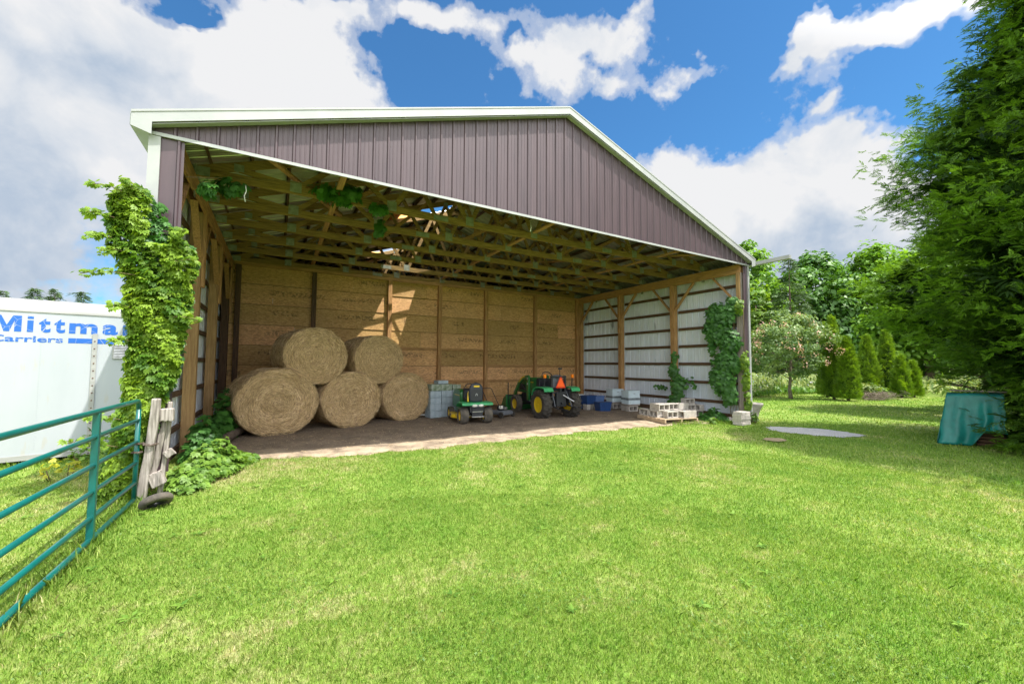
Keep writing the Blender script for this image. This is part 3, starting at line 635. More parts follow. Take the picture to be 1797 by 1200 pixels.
# ------------------------------------------------------------------ white van trailer
tr = thing('box_trailer', 'white box trailer with blue lettering standing left of the barn corner', 'trailer', (-2.14, 2.633, 0), math.atan2(.2, .98))
X0, X1, DY = -7.6, 1.80, 2.4
mb = MB(); rp = [(0, 2.412), (-.012, 2.42), (-.012, 2.44), (.02, 2.55), (.08, 2.61), (.2, 2.64), (DY-.2, 2.64), (DY-.08, 2.61), (DY, 2.42)]; mb.prism(rp, X0-.01, X1+.01, 'x'); mb.build('roof_rail', 'trailer_rail', tr, smooth='auto')
MB().b2(X0, X1, -.012, -.0005, .08, .16).build('bottom_rail', 'trailer_rail', tr)
MB().b2(.905, .965, -.02, -.0005, .17, 2.11).build('side_post', 'trailer_rail', tr)
MB().b2(X1-.1, X1+.012, -.014, -.0005, .17, 2.41).build('corner_post', 'trailer_rail', tr)
mb = MB()
for k in range(16): mb.lathe([(.011, 0), (.009, .005), (0, .006)], 8, Matrix.Translation((.935, -.021, 1.98-.125*k)) @ Matrix.Rotation(R(90), 4, 'X'))
mb.build('bolts', 'rust', tr)
mb = MB(); mb.b2(X0, X1, 0.0, DY, .1, 2.42)
for sx in (-.22, -1.4, -2.6, -3.8): mb.b2(sx-.02, sx+.02, -.004, -.0004, .17, 2.40)
for sx in (.33, -.82, -2.0, -3.2, -4.4, 1.5):
    for k in range(34): mb.lathe([(.006, 0), (.004, .003), (0, .0035)], 6, Matrix.Translation((sx, -.0008, 1.9-.05*k)) @ Matrix.Rotation(R(90), 4, 'X'))
mb.build('body', 'trailer_white', tr)
vt = MB().b2(1.155, 1.5, -.02, -.0005, 1.68, 1.945).build('vent', 'trailer_rail', tr); mb = MB()
for k in range(9): mb.box((1.327, -.026, 1.705+.027*k), (.31, .012, .016), Matrix.Rotation(R(-35), 3, 'X'))
mb.build('louvre', 'steel', vt)
def text_mesh(body, x0, x1, z0, z1, y, parent, m, bold=.02, nm='lettering'):
    cu = bpy.data.curves.new('txt', 'FONT'); cu.body = body; cu.size = 1; cu.offset = bold; cu.extrude = .001
    ob = bpy.data.objects.new('txt', cu); S.collection.objects.link(ob)
    dg = bpy.context.evaluated_depsgraph_get(); me = bpy.data.meshes.new_from_object(ob.evaluated_get(dg)); bpy.data.objects.remove(ob)
    co = np.empty(len(me.vertices)*3, np.float32); me.vertices.foreach_get('co', co); co = co.reshape(-1, 3); mn, mxx = co.min(0), co.max(0)
    out = np.empty_like(co); out[:, 0] = x0+(co[:, 0]-mn[0])/(mxx[0]-mn[0])*(x1-x0); out[:, 2] = z0+(co[:, 1]-mn[1])/(mxx[1]-mn[1])*(z1-z0); out[:, 1] = y-(co[:, 2]-mn[2])
    me.vertices.foreach_set('co', out.ravel()); me.update(); me.materials.clear(); me.materials.append(MATS[m]); me.name = nm
    o = bpy.data.objects.new(nm, me); S.collection.objects.link(o); o.parent = parent; return o
su = lambda u: float(np.interp(u, [-60, 0, 38, 60, 120, 217, 330], [-.46, -.105, .11, .238, .62, 1.275, 2.1]))
for ch, u0, u1, z0, z1 in (('M', -13, 39, 2.10, 2.35), ('i', 49, 60, 2.10, 2.352), ('t', 69, 89, 2.098, 2.33), ('t', 95, 114, 2.098, 2.33), ('m', 121, 170, 2.10, 2.275), ('a', 179, 207, 2.098, 2.278), ('n', 216, 243, 2.10, 2.28), ('n', 251, 278, 2.10, 2.28)):
    if ch == 'M':
        a_, b_ = su(u0), su(u1); wd = (b_-a_); q = lambda f: a_+wd*f
        MB().prism([(q(0), z0), (q(0), z1), (q(.30), z1), (q(.5), z0+.10), (q(.70), z1), (q(1), z1), (q(1), z0), (q(.76), z0), (q(.76), z1-.075), (q(.59), z0), (q(.41), z0), (q(.24), z1-.075), (q(.24), z0)], -.003, -.0008, 'y').build('lettering', 'letter_blue', tr); continue
    if ch == 'i':
        mb = MB(); mb.b2(su(u0), su(u1), -.003, -.0008, z0, 2.285); mb.b2(su(u0), su(u1), -.003, -.0008, 2.31, z1); mb.build('lettering', 'letter_blue', tr); continue
    text_mesh(ch, su(u0), su(u1), z0, z1, -.0008, tr, 'letter_blue', .035)
text_mesh('Carriers', su(-16), su(111.5), 1.938, 2.045, -.0008, tr, 'letter_blue', .02)
MB().b2(.625, 1.5, -.003, -.0008, 1.94, 2.022).build('stripe', 'letter_blue', tr)
for k in (0, 1): MB().b2(X0+1.2+k*1.3, X0+1.9+k*1.3, .1, DY-.1, .0, .1).build('bearer', 'grey_wood_y', tr)
for k in (0, 1): MB().b2(X1-1.6+k*1.0, X1-1.4+k*1.0, .1, DY-.1, .0, .1).build('bearer', 'grey_wood_y', tr)

# ------------------------------------------------------------------ gate and the old post
gt = thing('field_gate', 'teal tubular metal farm gate with six rails', 'gate', (.11, -.45, 0))
zr = [1.19, .965, .715, .48, .25, .055]; GL = 3.66; th = R(1.5)
def gp(y, z): return (-.04*(y/GL), -y, z)
rr = .024
for i, z in enumerate(zr):
    if i == 0: MB().tube([gp(0, z-.10), gp(.012, z-.04), gp(.05, z-.006), gp(.1, z), gp(GL-.1, z), gp(GL-.02, z-.03), gp(GL, z-.1)], rr, 10).build('rail', 'teal_paint', gt, smooth=True)
    else: MB().tube([gp(.02, z), gp(GL-.02, z)], .021 if i < 5 else .024, 10).build('rail', 'teal_paint', gt, smooth=True)
MB().tube([gp(0, zr[0]-.09), gp(0, .0)], rr, 10).build('stile', 'teal_paint', gt, smooth=True)
MB().tube([gp(GL, zr[0]-.09), gp(GL, .0)], rr, 10).build('stile', 'teal_paint', gt, smooth=True)
for y in (1.22, 2.80): MB().b2(-.04*(y/GL)-.024, -.04*(y/GL)+.006+.02, -y-.026, -y+.026, zr[-1]-.01, zr[0]-.015).build('upright', 'teal_paint', gt, bevel=.006)
def chain(pts, n, r=.014):
    mb = MB(); pts = [Vector(p) for p in pts]
    for k in range(n):
        t = k/(n-1)*(len(pts)-1); i = min(int(t), len(pts)-2); p = pts[i].lerp(pts[i+1], t-i); d = (pts[i+1]-pts[i]).normalized(); a = d.cross(Vector((0, 0, 1))).normalized(); b = d.cross(a) if k % 2 else a
        mb.tube([p+d*(math.cos(q)*.02)+b*(math.sin(q)*.011) for q in [2*math.pi*j/10 for j in range(10)]], .0035, 5, close=True)
    return mb
o = chain([(.085, -.47, .70), (.13, -.49, .695), (.16, -.42, .69), (.17, -.44, .675), (.24, -.44, .66), (.28, -.42, .67)], 22).build('chain', 'chain_metal', smooth=True); tag(o, 'rusty chain looped around the gate stile and the old wooden post', 'chain')
o = chain([(.085, -.49, .60), (.14, -.49, .595), (.15, -.43, .59), (.09, -.41, .60), (.085, -.49, .60)], 18).build('chain', 'chain_metal', smooth=True); tag(o, 'short lower loop of chain round the gate stile', 'chain')
MB_ = lambda: MB()
op = thing('gate_post', 'weathered grey split timber gate post with cross blocks', 'post', (.20, -.36, 0))
def plank(p, q, w, h, nm, upv=(0, 1, 0)):
    mb = MB(); p, q = Vector(p), Vector(q); n = 7; 
    for k in range(n+1): pass
    d = q-p; ax = d.normalized(); sdv = ax.cross(Vector(upv)).normalized(); u = sdv.cross(ax); V = []; F = []
    for k in range(n+1):
        c = p+d*(k/n)+sdv*random.uniform(-.006, .006); ww = w*random.uniform(.88, 1.06); hh = h*random.uniform(.9, 1.05)
        V += [tuple(c+sdv*a*ww/2+u*b*hh/2) for a, b in ((-1, -1), (1, -1), (1, 1), (-1, 1))]
    for k in range(n): F += [(4*k+i, 4*k+(i+1) % 4, 4*k+4+(i+1) % 4, 4*k+4+i) for i in range(4)]
    F += [(3, 2, 1, 0), tuple(4*n+i for i in range(4))]
    return mb.add(V, F).build(nm, 'old_post_z', op, bevel=.012)
plank((-.045, 0, -.02), (.055, -.02, 1.20), .088, .10, 'front_plank')
plank((.10, .10, -.02), (.165, .10, 1.15), .05, .06, 'rear_plank')
plank((.085, .02, 1.0), (.215, .02, 1.0), .16, .09, 'cross_block', (0, 1, 0))
plank((.02, .02, .22), (.15, .02, .27), .17, .09, 'cross_block', (0, 1, 0))
plank((.04, .06, .3), (.125, .06, .93), .06, .05, 'inner_slat'); plank((.14, .06, .50), (.22, .06, .56), .09, .05, 'cross_block', (0, 1, 0))
ty = thing('small_tyre', 'small worn tyre lying by the foot of the gate', 'tyre', (.36, -.72, .055), .5)
pf = [(.085, -.032), (.11, -.04), (.14, -.034), (.152, -.014), (.152, .014), (.14, .034), (.11, .04), (.085, .032)]
MB().lathe(pf, 28, Matrix.Translation((0, 0, .02)) @ Matrix.Rotation(R(-38), 4, 'X'), close=True).build('tread', 'rubber_dusty', ty, smooth=True)
MB().lathe([(.04, -.03), (.085, -.028), (.088, 0), (.085, .028), (.04, .03)], 20, Matrix.Translation((0, 0, .02)) @ Matrix.Rotation(R(-38), 4, 'X'), close=True).build('hub', 'black_plastic', ty, smooth=True)

# ------------------------------------------------------------------ round hay bales
def bale_mesh(r, h, L, seed):
    """axis along Y, face towards -Y, squashed to height h"""
    g2 = np.random.default_rng(seed); na, nl = 72, 14; V = []; F = []; prof = [(0, 0), (.25, .01), (.5, .0), (.75, .012), (.9, .018), (.97, .03), (1.0, .075)]
    rows = [(q, -L/2+d) for q, d in prof]+[(1+.012*math.sin(k*2.1), -L/2+.075+(L-.15)*(k/nl)) for k in range(1, nl)]+[(q, L/2-d) for q, d in prof[::-1]]
    for i, (q, y) in enumerate(rows):
        for k in range(na):
            a = 2*math.pi*k/na; n = 1+.02*math.sin(3*a+seed)+.016*math.sin(7*a+i*.8)+.012*math.sin(13*a+seed*2)+g2.normal(0, .008)
            x = r*q*n*math.cos(a); z = h/2*q*n*math.sin(a)
            z = max(z, -h/2*.93+g2.normal(0, .004)); z += .02*math.sin(a*2+seed)*q
            V.append((x, y+g2.normal(0, .01)*(q > .05)+.02*math.sin(q*14+seed)*(q < .97), z))
    for i in range(len(rows)-1):
        for k in range(na): F.append((i*na+k, i*na+(k+1) % na, (i+1)*na+(k+1) % na, (i+1)*na+k))
    return V, F
def make_bale(r, h, L, seed, label, loc, rz, roll):
    t = thing('hay_bale', label, 'hay bale', loc, rz, 'round hay bales piled in the barn'); V, F = bale_mesh(r, h, L, seed); mb = MB(); mb.add(V, F, Matrix.Rotation(0, 4, 'Y')); b = mb.build('bale_body', 'hay', t, smooth=True)
    g2 = np.random.default_rng(seed+50); n = 7000; q = np.sqrt(g2.uniform(0, 1, n)); a = g2.uniform(0, 2*np.pi, n)
    P = np.stack([r*q*np.cos(a), -L/2+.0+g2.uniform(-.012, .012, n), h/2*q*np.sin(a)], 1); T = np.stack([-r*np.sin(a), g2.normal(0, .12, n)*r, h/2*np.cos(a)], 1)+g2.normal(0, .22, (n, 3))
    n2 = 3600; a2 = g2.uniform(0, 2*np.pi, n2); P2 = np.stack([r*1.008*np.cos(a2), g2.uniform(-L/2, L/2, n2), h/2*1.008*np.sin(a2)], 1); T2 = np.stack([-np.sin(a2), g2.normal(0, .3, n2), np.cos(a2)], 1)+g2.normal(0, .25, (n2, 3))
    N1 = np.tile([0, -1., 0], (n, 1))+g2.normal(0, .4, (n, 3)); N2 = np.stack([np.cos(a2), 0*a2, np.sin(a2)], 1)+g2.normal(0, .4, (n2, 3))
    v, f = leaves(np.concatenate([P, P2]), np.concatenate([N1, N2]), .10, .06, .02, tip=np.concatenate([T, T2]))
    bulk('straw', v, f, 'straw', rep(g2.uniform(0, 1, n+n2)**1.3, 4), parent=t); return t
AX = R(17)
BL = [((1.40, 4.30, .745), .845, 1.50, 'large round hay bale on the ground at the left end of the pile'), ((3.02, 4.85, .70), .78, 1.42, 'round hay bale on the ground in the middle of the pile'),
      ((4.55, 5.40, .68), .77, 1.38, 'smallest round hay bale on the ground at the right end of the pile'), ((2.16, 4.66, 1.80), .74, 1.38, 'upper left hay bale, resting highest on the pile'), ((3.75, 5.25, 1.74), .72, 1.30, 'upper right hay bale resting between the middle and right bales')]
for i, (l, r_, h_, lb) in enumerate(BL): make_bale(r_, h_, 1.15, 11+i, lb, l, R(17)+(i % 3-1)*.04, 0)
lg = thing('log', 'short dark log lying by the left wall in front of the first bale', 'log', (.66, 3.35, .12)); MB().tube([(-.05, -.45, -.02), (0, -.1, .01), (.07, .3, .02), (.2, .95, .03)], [.085, .092, .088, .08], 12).build('trunk', 'bark', lg, smooth='auto')

# ------------------------------------------------------------------ machines
def tyre(nm, r, w, rin, parent, loc, m='rubber', lugs=0, lugh=.02, rimc='yellow_paint', dish=.03, side=-1):
    """wheel turning about X at loc; children tyre and rim"""
    wh = bpy.data.objects.new(nm, None); S.collection.objects.link(wh); wh.parent = parent; wh.location = loc
    M = Matrix.Rotation(R(90), 4, 'Y'); h = w/2; mb = MB()
    mb.lathe([(rin, -h*.78), (rin*1.12, -h*.92), ((r+rin)/2, -h), (r*.93, -h*.93), (r-.012, -h*.7), (r, -h*.3), (r, h*.3), (r-.012, h*.7), (r*.93, h*.93), ((r+rin)/2, h), (rin*1.12, h*.92), (rin, h*.78)], 40, M, close=True)
    for k in range(lugs):
        a0 = 2*math.pi*k/lugs
        for s in (-1, 1):
            da = (math.pi/lugs if s > 0 else 0); pts = []
            for t, off in ((0.04, 0), (1, -.42)):
                a = a0+da+off*3.2/lugs*1.3; pts.append(Vector((s*h*.97*t, r*math.cos(a), r*math.sin(a)))*1.0)
            mb.bar(pts[0], pts[1], .028*r/.42, lugh*2, (0, math.cos(a0+da), math.sin(a0+da)))
    mb.build('tyre', m, wh, smooth='auto')
    mb = MB(); s = side
    mb.lathe([(rin+.003, -h*.75), (rin+.003, h*.75), (rin*.9, h*.7), (rin*.82, dish), (rin*.45, dish*.4), (rin*.40, dish*.9), (.02, dish*.9), (.02, -dish), (rin*.82, -dish), (rin*.9, -h*.7)], 32, M, close=True)
    for k in range(5): a = 2*math.pi*k/5; mb.tube([(side*(dish*.9), rin*.28*math.cos(a), rin*.28*math.sin(a)), (side*(dish*.9+.014), rin*.28*math.cos(a), rin*.28*math.sin(a))], .012, 6)
    mb.build('rim', rimc, wh, smooth='auto'); return wh
# ---- lawn tractor seen from behind
lm = thing('riding_mower', 'green and yellow riding lawn mower seen from behind with a high black seat', 'riding mower', (6.17, 3.36, .03), R(-7))
for s in (-1, 1):
    tyre('rear_wheel', .222, .235, .125, lm, (s*.335, 0, .222), 'rubber_dusty', side=s); tyre('front_wheel', .18, .15, .1, lm, (s*.35, 1.22, .18), 'rubber_dusty', side=s)
mb = MB(); prof = [(-.27, .545), (-.265, .60), (-.2, .625), (.15, .625), (.28, .60), (.36, .50), (.36, .47), (.26, .56), (.13, .585), (-.2, .585), (-.235, .545)]
mb.prism([(y, z-.04) for y, z in prof], -.43, .43, 'x'); mb.build('fender', 'green_pale', lm, bevel=.02)
MB().b2(-.2, .2, -.2, .9, .30, .54).build('chassis', 'black_plastic', lm, bevel=.02)
mb = MB(); sp = [(-.19, .60), (-.20, .82), (-.185, .98), (-.12, 1.08), (0, 1.11), (.12, 1.08), (.185, .98), (.20, .82), (.19, .60), (0, .575)]; mb.prism(sp, -.12, -.02, 'y'); seat = mb.build('seat_back', 'seat_vinyl', lm, bevel=.035, smooth='auto')
mb = MB(); mb.prism([(-.155, .64), (-.165, .84), (-.14, .93), (.14, .93), (.165, .84), (.155, .64)], -.132, -.12, 'y'); mb.build('back_panel', 'black_plastic', seat, bevel=.008)
mb = MB(); mb.prism([(-.085, 1.005), (-.07, 1.03), (.07, 1.03), (.085, 1.005), (.07, .985), (-.07, .985)], -.138, -.12, 'y'); mb.build('seat_badge', 'yellow_paint', seat, bevel=.004)
mb = MB(); mb.prism([(-.03, .75), (-.03, .79), (0, .825), (.03, .79), (.03, .75), (.018, .75), (.014, .785), (0, .80), (-.014, .785), (-.018, .75)], -.137, -.131, 'y'); mb.build('seat_emblem', 'white_metal', seat)
MB().b2(-.2, .2, -.06, .36, .60, .68).build('seat', 'seat_vinyl', lm, bevel=.03)
MB().prism([(-.205, .60), (-.225, .80), (-.215, .88), (-.235, .80), (-.24, .60)], -.09, -.04, 'y').build('seat_stripe', 'yellow_paint', lm)
mb = MB(); hp = [(.62, .35), (.62, .80), (.66, .86), (.85, .90), (1.2, .87), (1.42, .78), (1.47, .60), (1.45, .35)]; mb.prism(hp, -.245, .245, 'x'); hood = mb.build('hood', 'green_paint', lm, bevel=.06, smooth='auto')
for s in (-1, 1): mb = MB(); mb.b2(s*.247-.003, s*.247+.003, .7, 1.2, .70, .725); mb.build('hood_stripe', 'yellow_paint', hood)
MB().prism([(.42, .6), (.46, .86), (.60, .92), (.64, .80), (.64, .6)], -.17, .17, 'x').build('dashboard', 'black_plastic', lm, bevel=.02)
MB().tube([(.17*math.cos(a), .40+.09*math.sin(a), .93+.12*math.sin(a)) for a in [2*math.pi*k/24 for k in range(24)]], .013, 8, close=True).build('steering_wheel', 'black_plastic', lm, smooth=True)
MB().tube([(0, .52, .8), (0, .42, .93)], .02, 8).build('steering_column', 'black_plastic', lm)
mb = MB(); mb.b2(-.17, .17, -.275, -.24, .46, .53); rp_ = mb.build('rear_panel', 'grey_plastic', lm, bevel=.02)
for s in (-1, 1): mb = MB(); mb.lathe([(0, 0), (.05, .005), (.06, .03)], 16, Matrix.Translation((s*.085, -.29, .505)) @ Matrix.Rotation(R(-90), 4, 'X') @ Matrix.Diagonal((1.3, .65, 1, 1))); mb.build('reflector', 'light_lens', rp_, smooth=True)
MB().b2(-.15, .15, -.24, -.1, .22, .44).build('transaxle', 'black_plastic', lm, bevel=.015)
MB().b2(-.17, .17, -.30, -.22, .20, .222).build('hitch_plate', 'steel', lm, bevel=.004)
MB().b2(-.15, .15, -.253, -.241, .335, .35).build('crossbar', 'steel', lm)
MB().tube([(-.32, 0, .222), (.32, 0, .222)], .02, 8).build('axle', 'steel', lm)
mb = MB(); mb.lathe([(.5, .0), (.52, .02), (.5, .10), (.42, .13), (.1, .13)], 28, Matrix.Translation((0, .66, .10)) @ Matrix.Diagonal((.98, .55, 1, 1))); mb.build('mower_deck', 'yellow_paint', lm, smooth='auto')
mb = MB(); mb.b2(-.42, -.25, .25, 1.15, .16, .22); mb.b2(.25, .42, .25, 1.15, .16, .22); mb.build('deck_wing', 'yellow_paint', lm, bevel=.02)
mb = MB(); mb.b2(-.40, -.2, .3, .66, .34, .37); mb.b2(.2, .40, .3, .66, .34, .37); mb.build('footrest', 'green_paint', lm, bevel=.01)

# ---- compact tractor with loader
tt = thing('compact_tractor', 'green compact tractor with front loader and orange slow-vehicle triangle', 'tractor', (8.93, 3.42, .02), R(-3))
for s in (-1, 1):
    tyre('rear_wheel', .415, .30, .24, tt, (s*.53, 0, .415), 'rubber', lugs=18, lugh=.022, dish=.09, side=s); tyre('front_wheel', .29, .2, .165, tt, (s*.47, 1.72, .29), 'rubber_dusty', lugs=16, lugh=.012, dish=.05, side=s)
    fp = [(-.36, .80), (-.30, .885), (-.12, .91), (.14, .90), (.30, .84), (.42, .66), (.44, .66), (.33, .87), (.15, .94), (-.14, .95), (-.33, .92), (-.385, .82)]
    x0, x1 = (s*.33, s*.64); mb = MB(); mb.prism(fp, min(x0, x1), max(x0, x1), 'x'); mb.build('fender', 'green_pale', tt, bevel=.008)
    MB().prism([(-.28, .45), (-.3, .86), (.15, .88), (.36, .7), (.3, .45)], min(s*.30, s*.33), max(s*.30, s*.33), 'x').build('fender_guard', 'black_plastic', tt)
    MB().tube([(s*.50, -.12, .92), (s*.50, -.15, 1.26)], .016, 8).build('lamp_stalk', 'black_plastic', tt)
    MB().b2(s*.50-.035, s*.50+.035, -.19, -.11, 1.21, 1.32).build('warning_lamp', 'amber', tt, bevel=.01)
    MB().b2(s*.24-.03, s*.24+.03, -.16, -.09, .5, 1.28).build('roll_bar', 'black_plastic', tt, bevel=.01)
    # loader: mast, arm
    la = MB().b2(s*.36-.035, s*.36+.035, 1.02, 1.16, .45, 1.24).build('loader_mast', 'green_paint', tt, bevel=.012)
    mb = MB(); mb.lathe([(0, 0), (.03, .0), (.03, .02), (0, .02)], 12, Matrix.Translation((s*.36-.055, 1.09, 1.15)) @ Matrix.Rotation(R(90), 4, 'Y')); mb.lathe([(0, 0), (.03, .0), (.03, .02), (0, .02)], 12, Matrix.Translation((s*.36-.055, 1.09, .98)) @ Matrix.Rotation(R(90), 4, 'Y')); mb.build('pivot_pin', 'steel', la)
    ap = [(1.04, 1.24), (1.10, 1.27), (1.45, 1.22), (1.78, 1.02), (2.10, .62), (2.28, .36), (2.20, .30), (2.02, .55), (1.70, .92), (1.42, 1.10), (1.10, 1.16)]
    arm = MB().prism(ap, s*.36-.03, s*.36+.03, 'x').build('loader_arm', 'green_paint', tt, bevel=.012)
    MB().prism([(1.30, 1.235), (1.45, 1.205), (1.74, 1.03), (1.70, 1.00), (1.43, 1.17), (1.30, 1.20)], s*.36-.034, s*.36+.034, 'x').build('arm_stripe', 'yellow_paint', arm)
    MB().tube([(s*.36, 1.12, .70), (s*.36, 1.62, .95)], .026, 10).build('lift_cylinder', 'black_plastic', tt); MB().tube([(s*.36, 1.55, 1.12), (s*.36, 2.14, .66)], .018, 10).build('tilt_cylinder', 'steel', tt)
mb = MB(); bp = [(2.20, .04), (2.20, .44), (2.24, .56), (2.28, .56), (2.26, .42), (2.28, .10), (2.72, .05), (2.72, .02), (2.26, .02)]; mb.prism(bp, -.62, .62, 'x')
for s in (-.62, .60): mb.prism([(2.22, .03), (2.24, .52), (2.42, .45), (2.70, .04)], s, s+.02, 'x')
mb.build('bucket', 'green_paint', tt, bevel=.006)
mb = MB()
for x in (-.55, -.2, .2, .55): mb.b2(x-.015, x+.015, 2.185, 2.205, .2, .98 if abs(x) > .4 else .8)
mb.b2(-.56, .56, 2.185, 2.205, .52, .56); mb.build('bucket_forks', 'black_plastic', tt)
mb = MB(); hp = [(.80, .66), (.76, 1.16), (.9, 1.20), (1.5, 1.18), (2.05, 1.08), (2.16, .98), (2.16, .66)]; mb.prism(hp, -.235, .235, 'x'); hd = mb.build('hood', 'green_paint', tt, bevel=.05, smooth='auto')
for s in (-1, 1): MB().b2(s*.238-.003, s*.238+.003, .98, 1.45, 1.02, 1.045).build('hood_stripe', 'yellow_paint', hd); MB().b2(s*.236-.004, s*.236+.004, 1.5, 1.95, .75, .95).build('grille', 'black_plastic', hd)
MB().b2(-.13, .13, -.25, 2.0, .34, .64).build('chassis', 'black_plastic', tt, bevel=.02)
MB().b2(-.42, .42, .35, .95, .42, .46).build('footplate', 'grey_plastic', tt, bevel=.01)
mb = MB(); mb.prism([(.62, .46), (.60, 1.08), (.70, 1.18), (.80, 1.16), (.82, .46)], -.24, .24, 'x'); mb.build('dashboard', 'black_plastic', tt, bevel=.02)
MB().tube([(.19*math.cos(a), .50+.10*math.sin(a), 1.24+.14*math.sin(a)) for a in [2*math.pi*k/24 for k in range(24)]], .014, 8, close=True).build('steering_wheel', 'black_plastic', tt, smooth=True)
MB().tube([(0, .66, 1.1), (0, .52, 1.24)], .022, 8).build('steering_column', 'black_plastic', tt)
mb = MB(); mb.b2(-.2, .2, -.05, .34, .80, .90); st_ = mb.build('seat', 'seat_vinyl', tt, bevel=.03); MB().prism([(-.19, .9), (-.2, 1.2), (-.13, 1.30), (.13, 1.30), (.2, 1.2), (.19, .9)], -.1, -.02, 'y').build('seat_back', 'grey_plastic', tt, bevel=.03)
MB().tube([(.06, -.12, 1.25), (.05, -.13, 1.5)], .012, 6).build('aerial_mast', 'black_plastic', tt); MB().box((.06, -.13, 1.49), (.12, .05, .05)).build('mast_head', 'black_plastic', tt, bevel=.01)
MB().b2(-.27, .27, -.165, -.095, 1.22, 1.27).build('roll_bar_crosspiece', 'black_plastic', tt, bevel=.01)
TP = lambda k, z0: [(-.175*k, z0), (-.155*k, z0-.02), (.155*k, z0-.02), (.175*k, z0), (.03*k, z0+.31*k), (-.03*k, z0+.31*k)]
sg = MB().prism(TP(1, .93), -.262, -.258, 'y').build('sign_border', 'red_sign', tt); MB().prism(TP(.76, .965), -.266, -.2625, 'y').build('slow_vehicle_triangle', 'orange_sign', sg)
MB().b2(-.03, .03, -.258, -.2, .75, 1.0).build('sign_bracket', 'black_plastic', tt)
mb = MB(); mb.tube([(-.28, -.1, .40), (-.33, -.62, .34)], .024, 8); mb.tube([(.28, -.1, .40), (.33, -.62, .34)], .024, 8); mb.build('lower_link', 'black_plastic', tt)
mb = MB(); mb.tube([(-.30, -.42, .36), (-.25, -.18, .80)], .016, 8); mb.tube([(.30, -.42, .36), (.25, -.18, .80)], .016, 8); mb.build('lift_rod', 'grey_plastic', tt)
MB().tube([(.02, -.22, .74), (.28, -.55, .52)], .022, 8).build('top_link', 'steel', tt)
mb = MB(); mb.b2(-.17, .17, -.30, -.18, .36, .78); mb.b2(-.25, .25, -.22, -.12, .74, .80); mb.tube([(0, -.3, .46), (0, -.38, .46)], .035, 10); mb.build('rear_casing', 'black_plastic', tt, bevel=.015)
MB().b2(-.04, .04, -.62, -.2, .26, .29).build('drawbar', 'black_plastic', tt, bevel=.005)
mb = MB(); mb.tube([(-.45, 0, .415), (.45, 0, .415)], .05, 10); mb.tube([(-.45, 1.72, .29), (.45, 1.72, .29)], .035, 10); mb.build('axle', 'black_plastic', tt)
MB().b2(-.40, -.24, .55, .85, .5, .68).build('step_box', 'grey_plastic', tt, bevel=.015)

pm_ = thing('push_mower', 'small grey walk-behind lawn mower between the two green machines', 'push mower', (7.50, 4.28, .03), R(20))
mb = MB(); mb.prism([(-.24, .07), (-.26, .16), (-.18, .20), (.18, .20), (.26, .16), (.24, .07)], -.26, .26, 'y'); mb.build('deck', 'grey_plastic', pm_, bevel=.03)
MB().lathe([(.10, .2), (.12, .22), (.12, .31), (.09, .34), (0, .345)], 20, Matrix.Translation((-.02, .02, 0))).build('engine', 'black_plastic', pm_, smooth='auto'); MB().box((-.12, -.08, .30), (.10, .10, .09)).build('air_filter', 'light_lens', pm_, bevel=.01)
MB().box((.05, -.1, .26), (.12, .1, .08)).build('fuel_tank', 'steel', pm_, bevel=.02)
for sx in (-1, 1):
    for sy in (-1, 1): mb = MB(); mb.lathe([(.03, -.02), (.085, -.022), (.09, 0), (.085, .022), (.03, .02)], 20, Matrix.Translation((sx*.27, sy*.22, .09)) @ Matrix.Rotation(R(90), 4, 'Y'), close=True); mb.build('wheel', 'rubber', pm_, smooth='auto')
mb = MB()
mb.tube([(-.22, .22, .16), (-.22, .62, .78), (-.2, .66, .84), (.2, .66, .84), (.22, .62, .78), (.22, .22, .16)], .011, 8); mb.build('handle', 'black_plastic', pm_, smooth=True)

# ------------------------------------------------------------------ blocks, boxes, tubs
def cmu(label, group, loc, rz=0, m='concrete', size=(.39, .19, .19), tip='y', solid=False, nm='concrete_block'):
    a, b, c = size; mb = MB()        # holes run through along b
    if solid: mb.box((0, 0, c/2), (a, b, c))
    else:
        t = .032; gx = (a-3*t)/2
        P = [(-a/2, 0), (a/2, 0), (a/2, c), (-a/2, c)]; hs = [(-a/2+t, -a/2+t+gx), (a/2-t-gx, a/2-t)]
        mb.b2(-a/2, a/2, -b/2, b/2, 0, t); mb.b2(-a/2, a/2, -b/2, b/2, c-t, c)
        for x in (-a/2, -t/2, a/2-t): mb.b2(x, x+t, -b/2+(.0 if x != -t/2 else .003), b/2-(.0 if x != -t/2 else .003), t, c-t)
    o = mb.build(nm, m, None, bevel=.004); o.location = loc; o.rotation_euler = (0, 0, rz)
    if tip == 'z': o.rotation_euler = (R(90), 0, rz); o.location = (loc[0], loc[1], loc[2]+b/2)
    return tag(o, label, 'block', group)
# tall stack behind the mower
order = ['lowest', 'second', 'third', 'fourth', 'topmost']
cx_, cy_, rz_ = 5.98, 5.25, R(8)
def lp(x, y): return (cx_+x*math.cos(rz_)-y*math.sin(rz_), cy_+x*math.sin(rz_)+y*math.cos(rz_))
for k in range(5):
    for c, nm in ((-1, 'left'), (0, 'middle'), (1, 'right')):
        if c == 1 and k == 4: continue
        x = c*.365+random.uniform(-.012, .012); p = lp(x, random.uniform(-.02, .02)); mossy = (k == 4)
        cmu(f'{"mossy" if mossy else "blue-grey"} block, {order[k]} in the {nm} column of the stack behind the mower', 'blocks stacked behind the riding mower', (p[0], p[1], .02+.2*k+.002), rz_+random.uniform(-.03, .03), 'concrete_moss' if mossy else 'concrete_blue', (.35, .40, .194), solid=True)
p = lp(-.1, 0); cmu('flat blue-grey slab lying on top of the tall block stack', 'blocks stacked behind the riding mower', (p[0], p[1], 1.025), rz_, 'concrete_blue', (.34, .3, .10), solid=True)
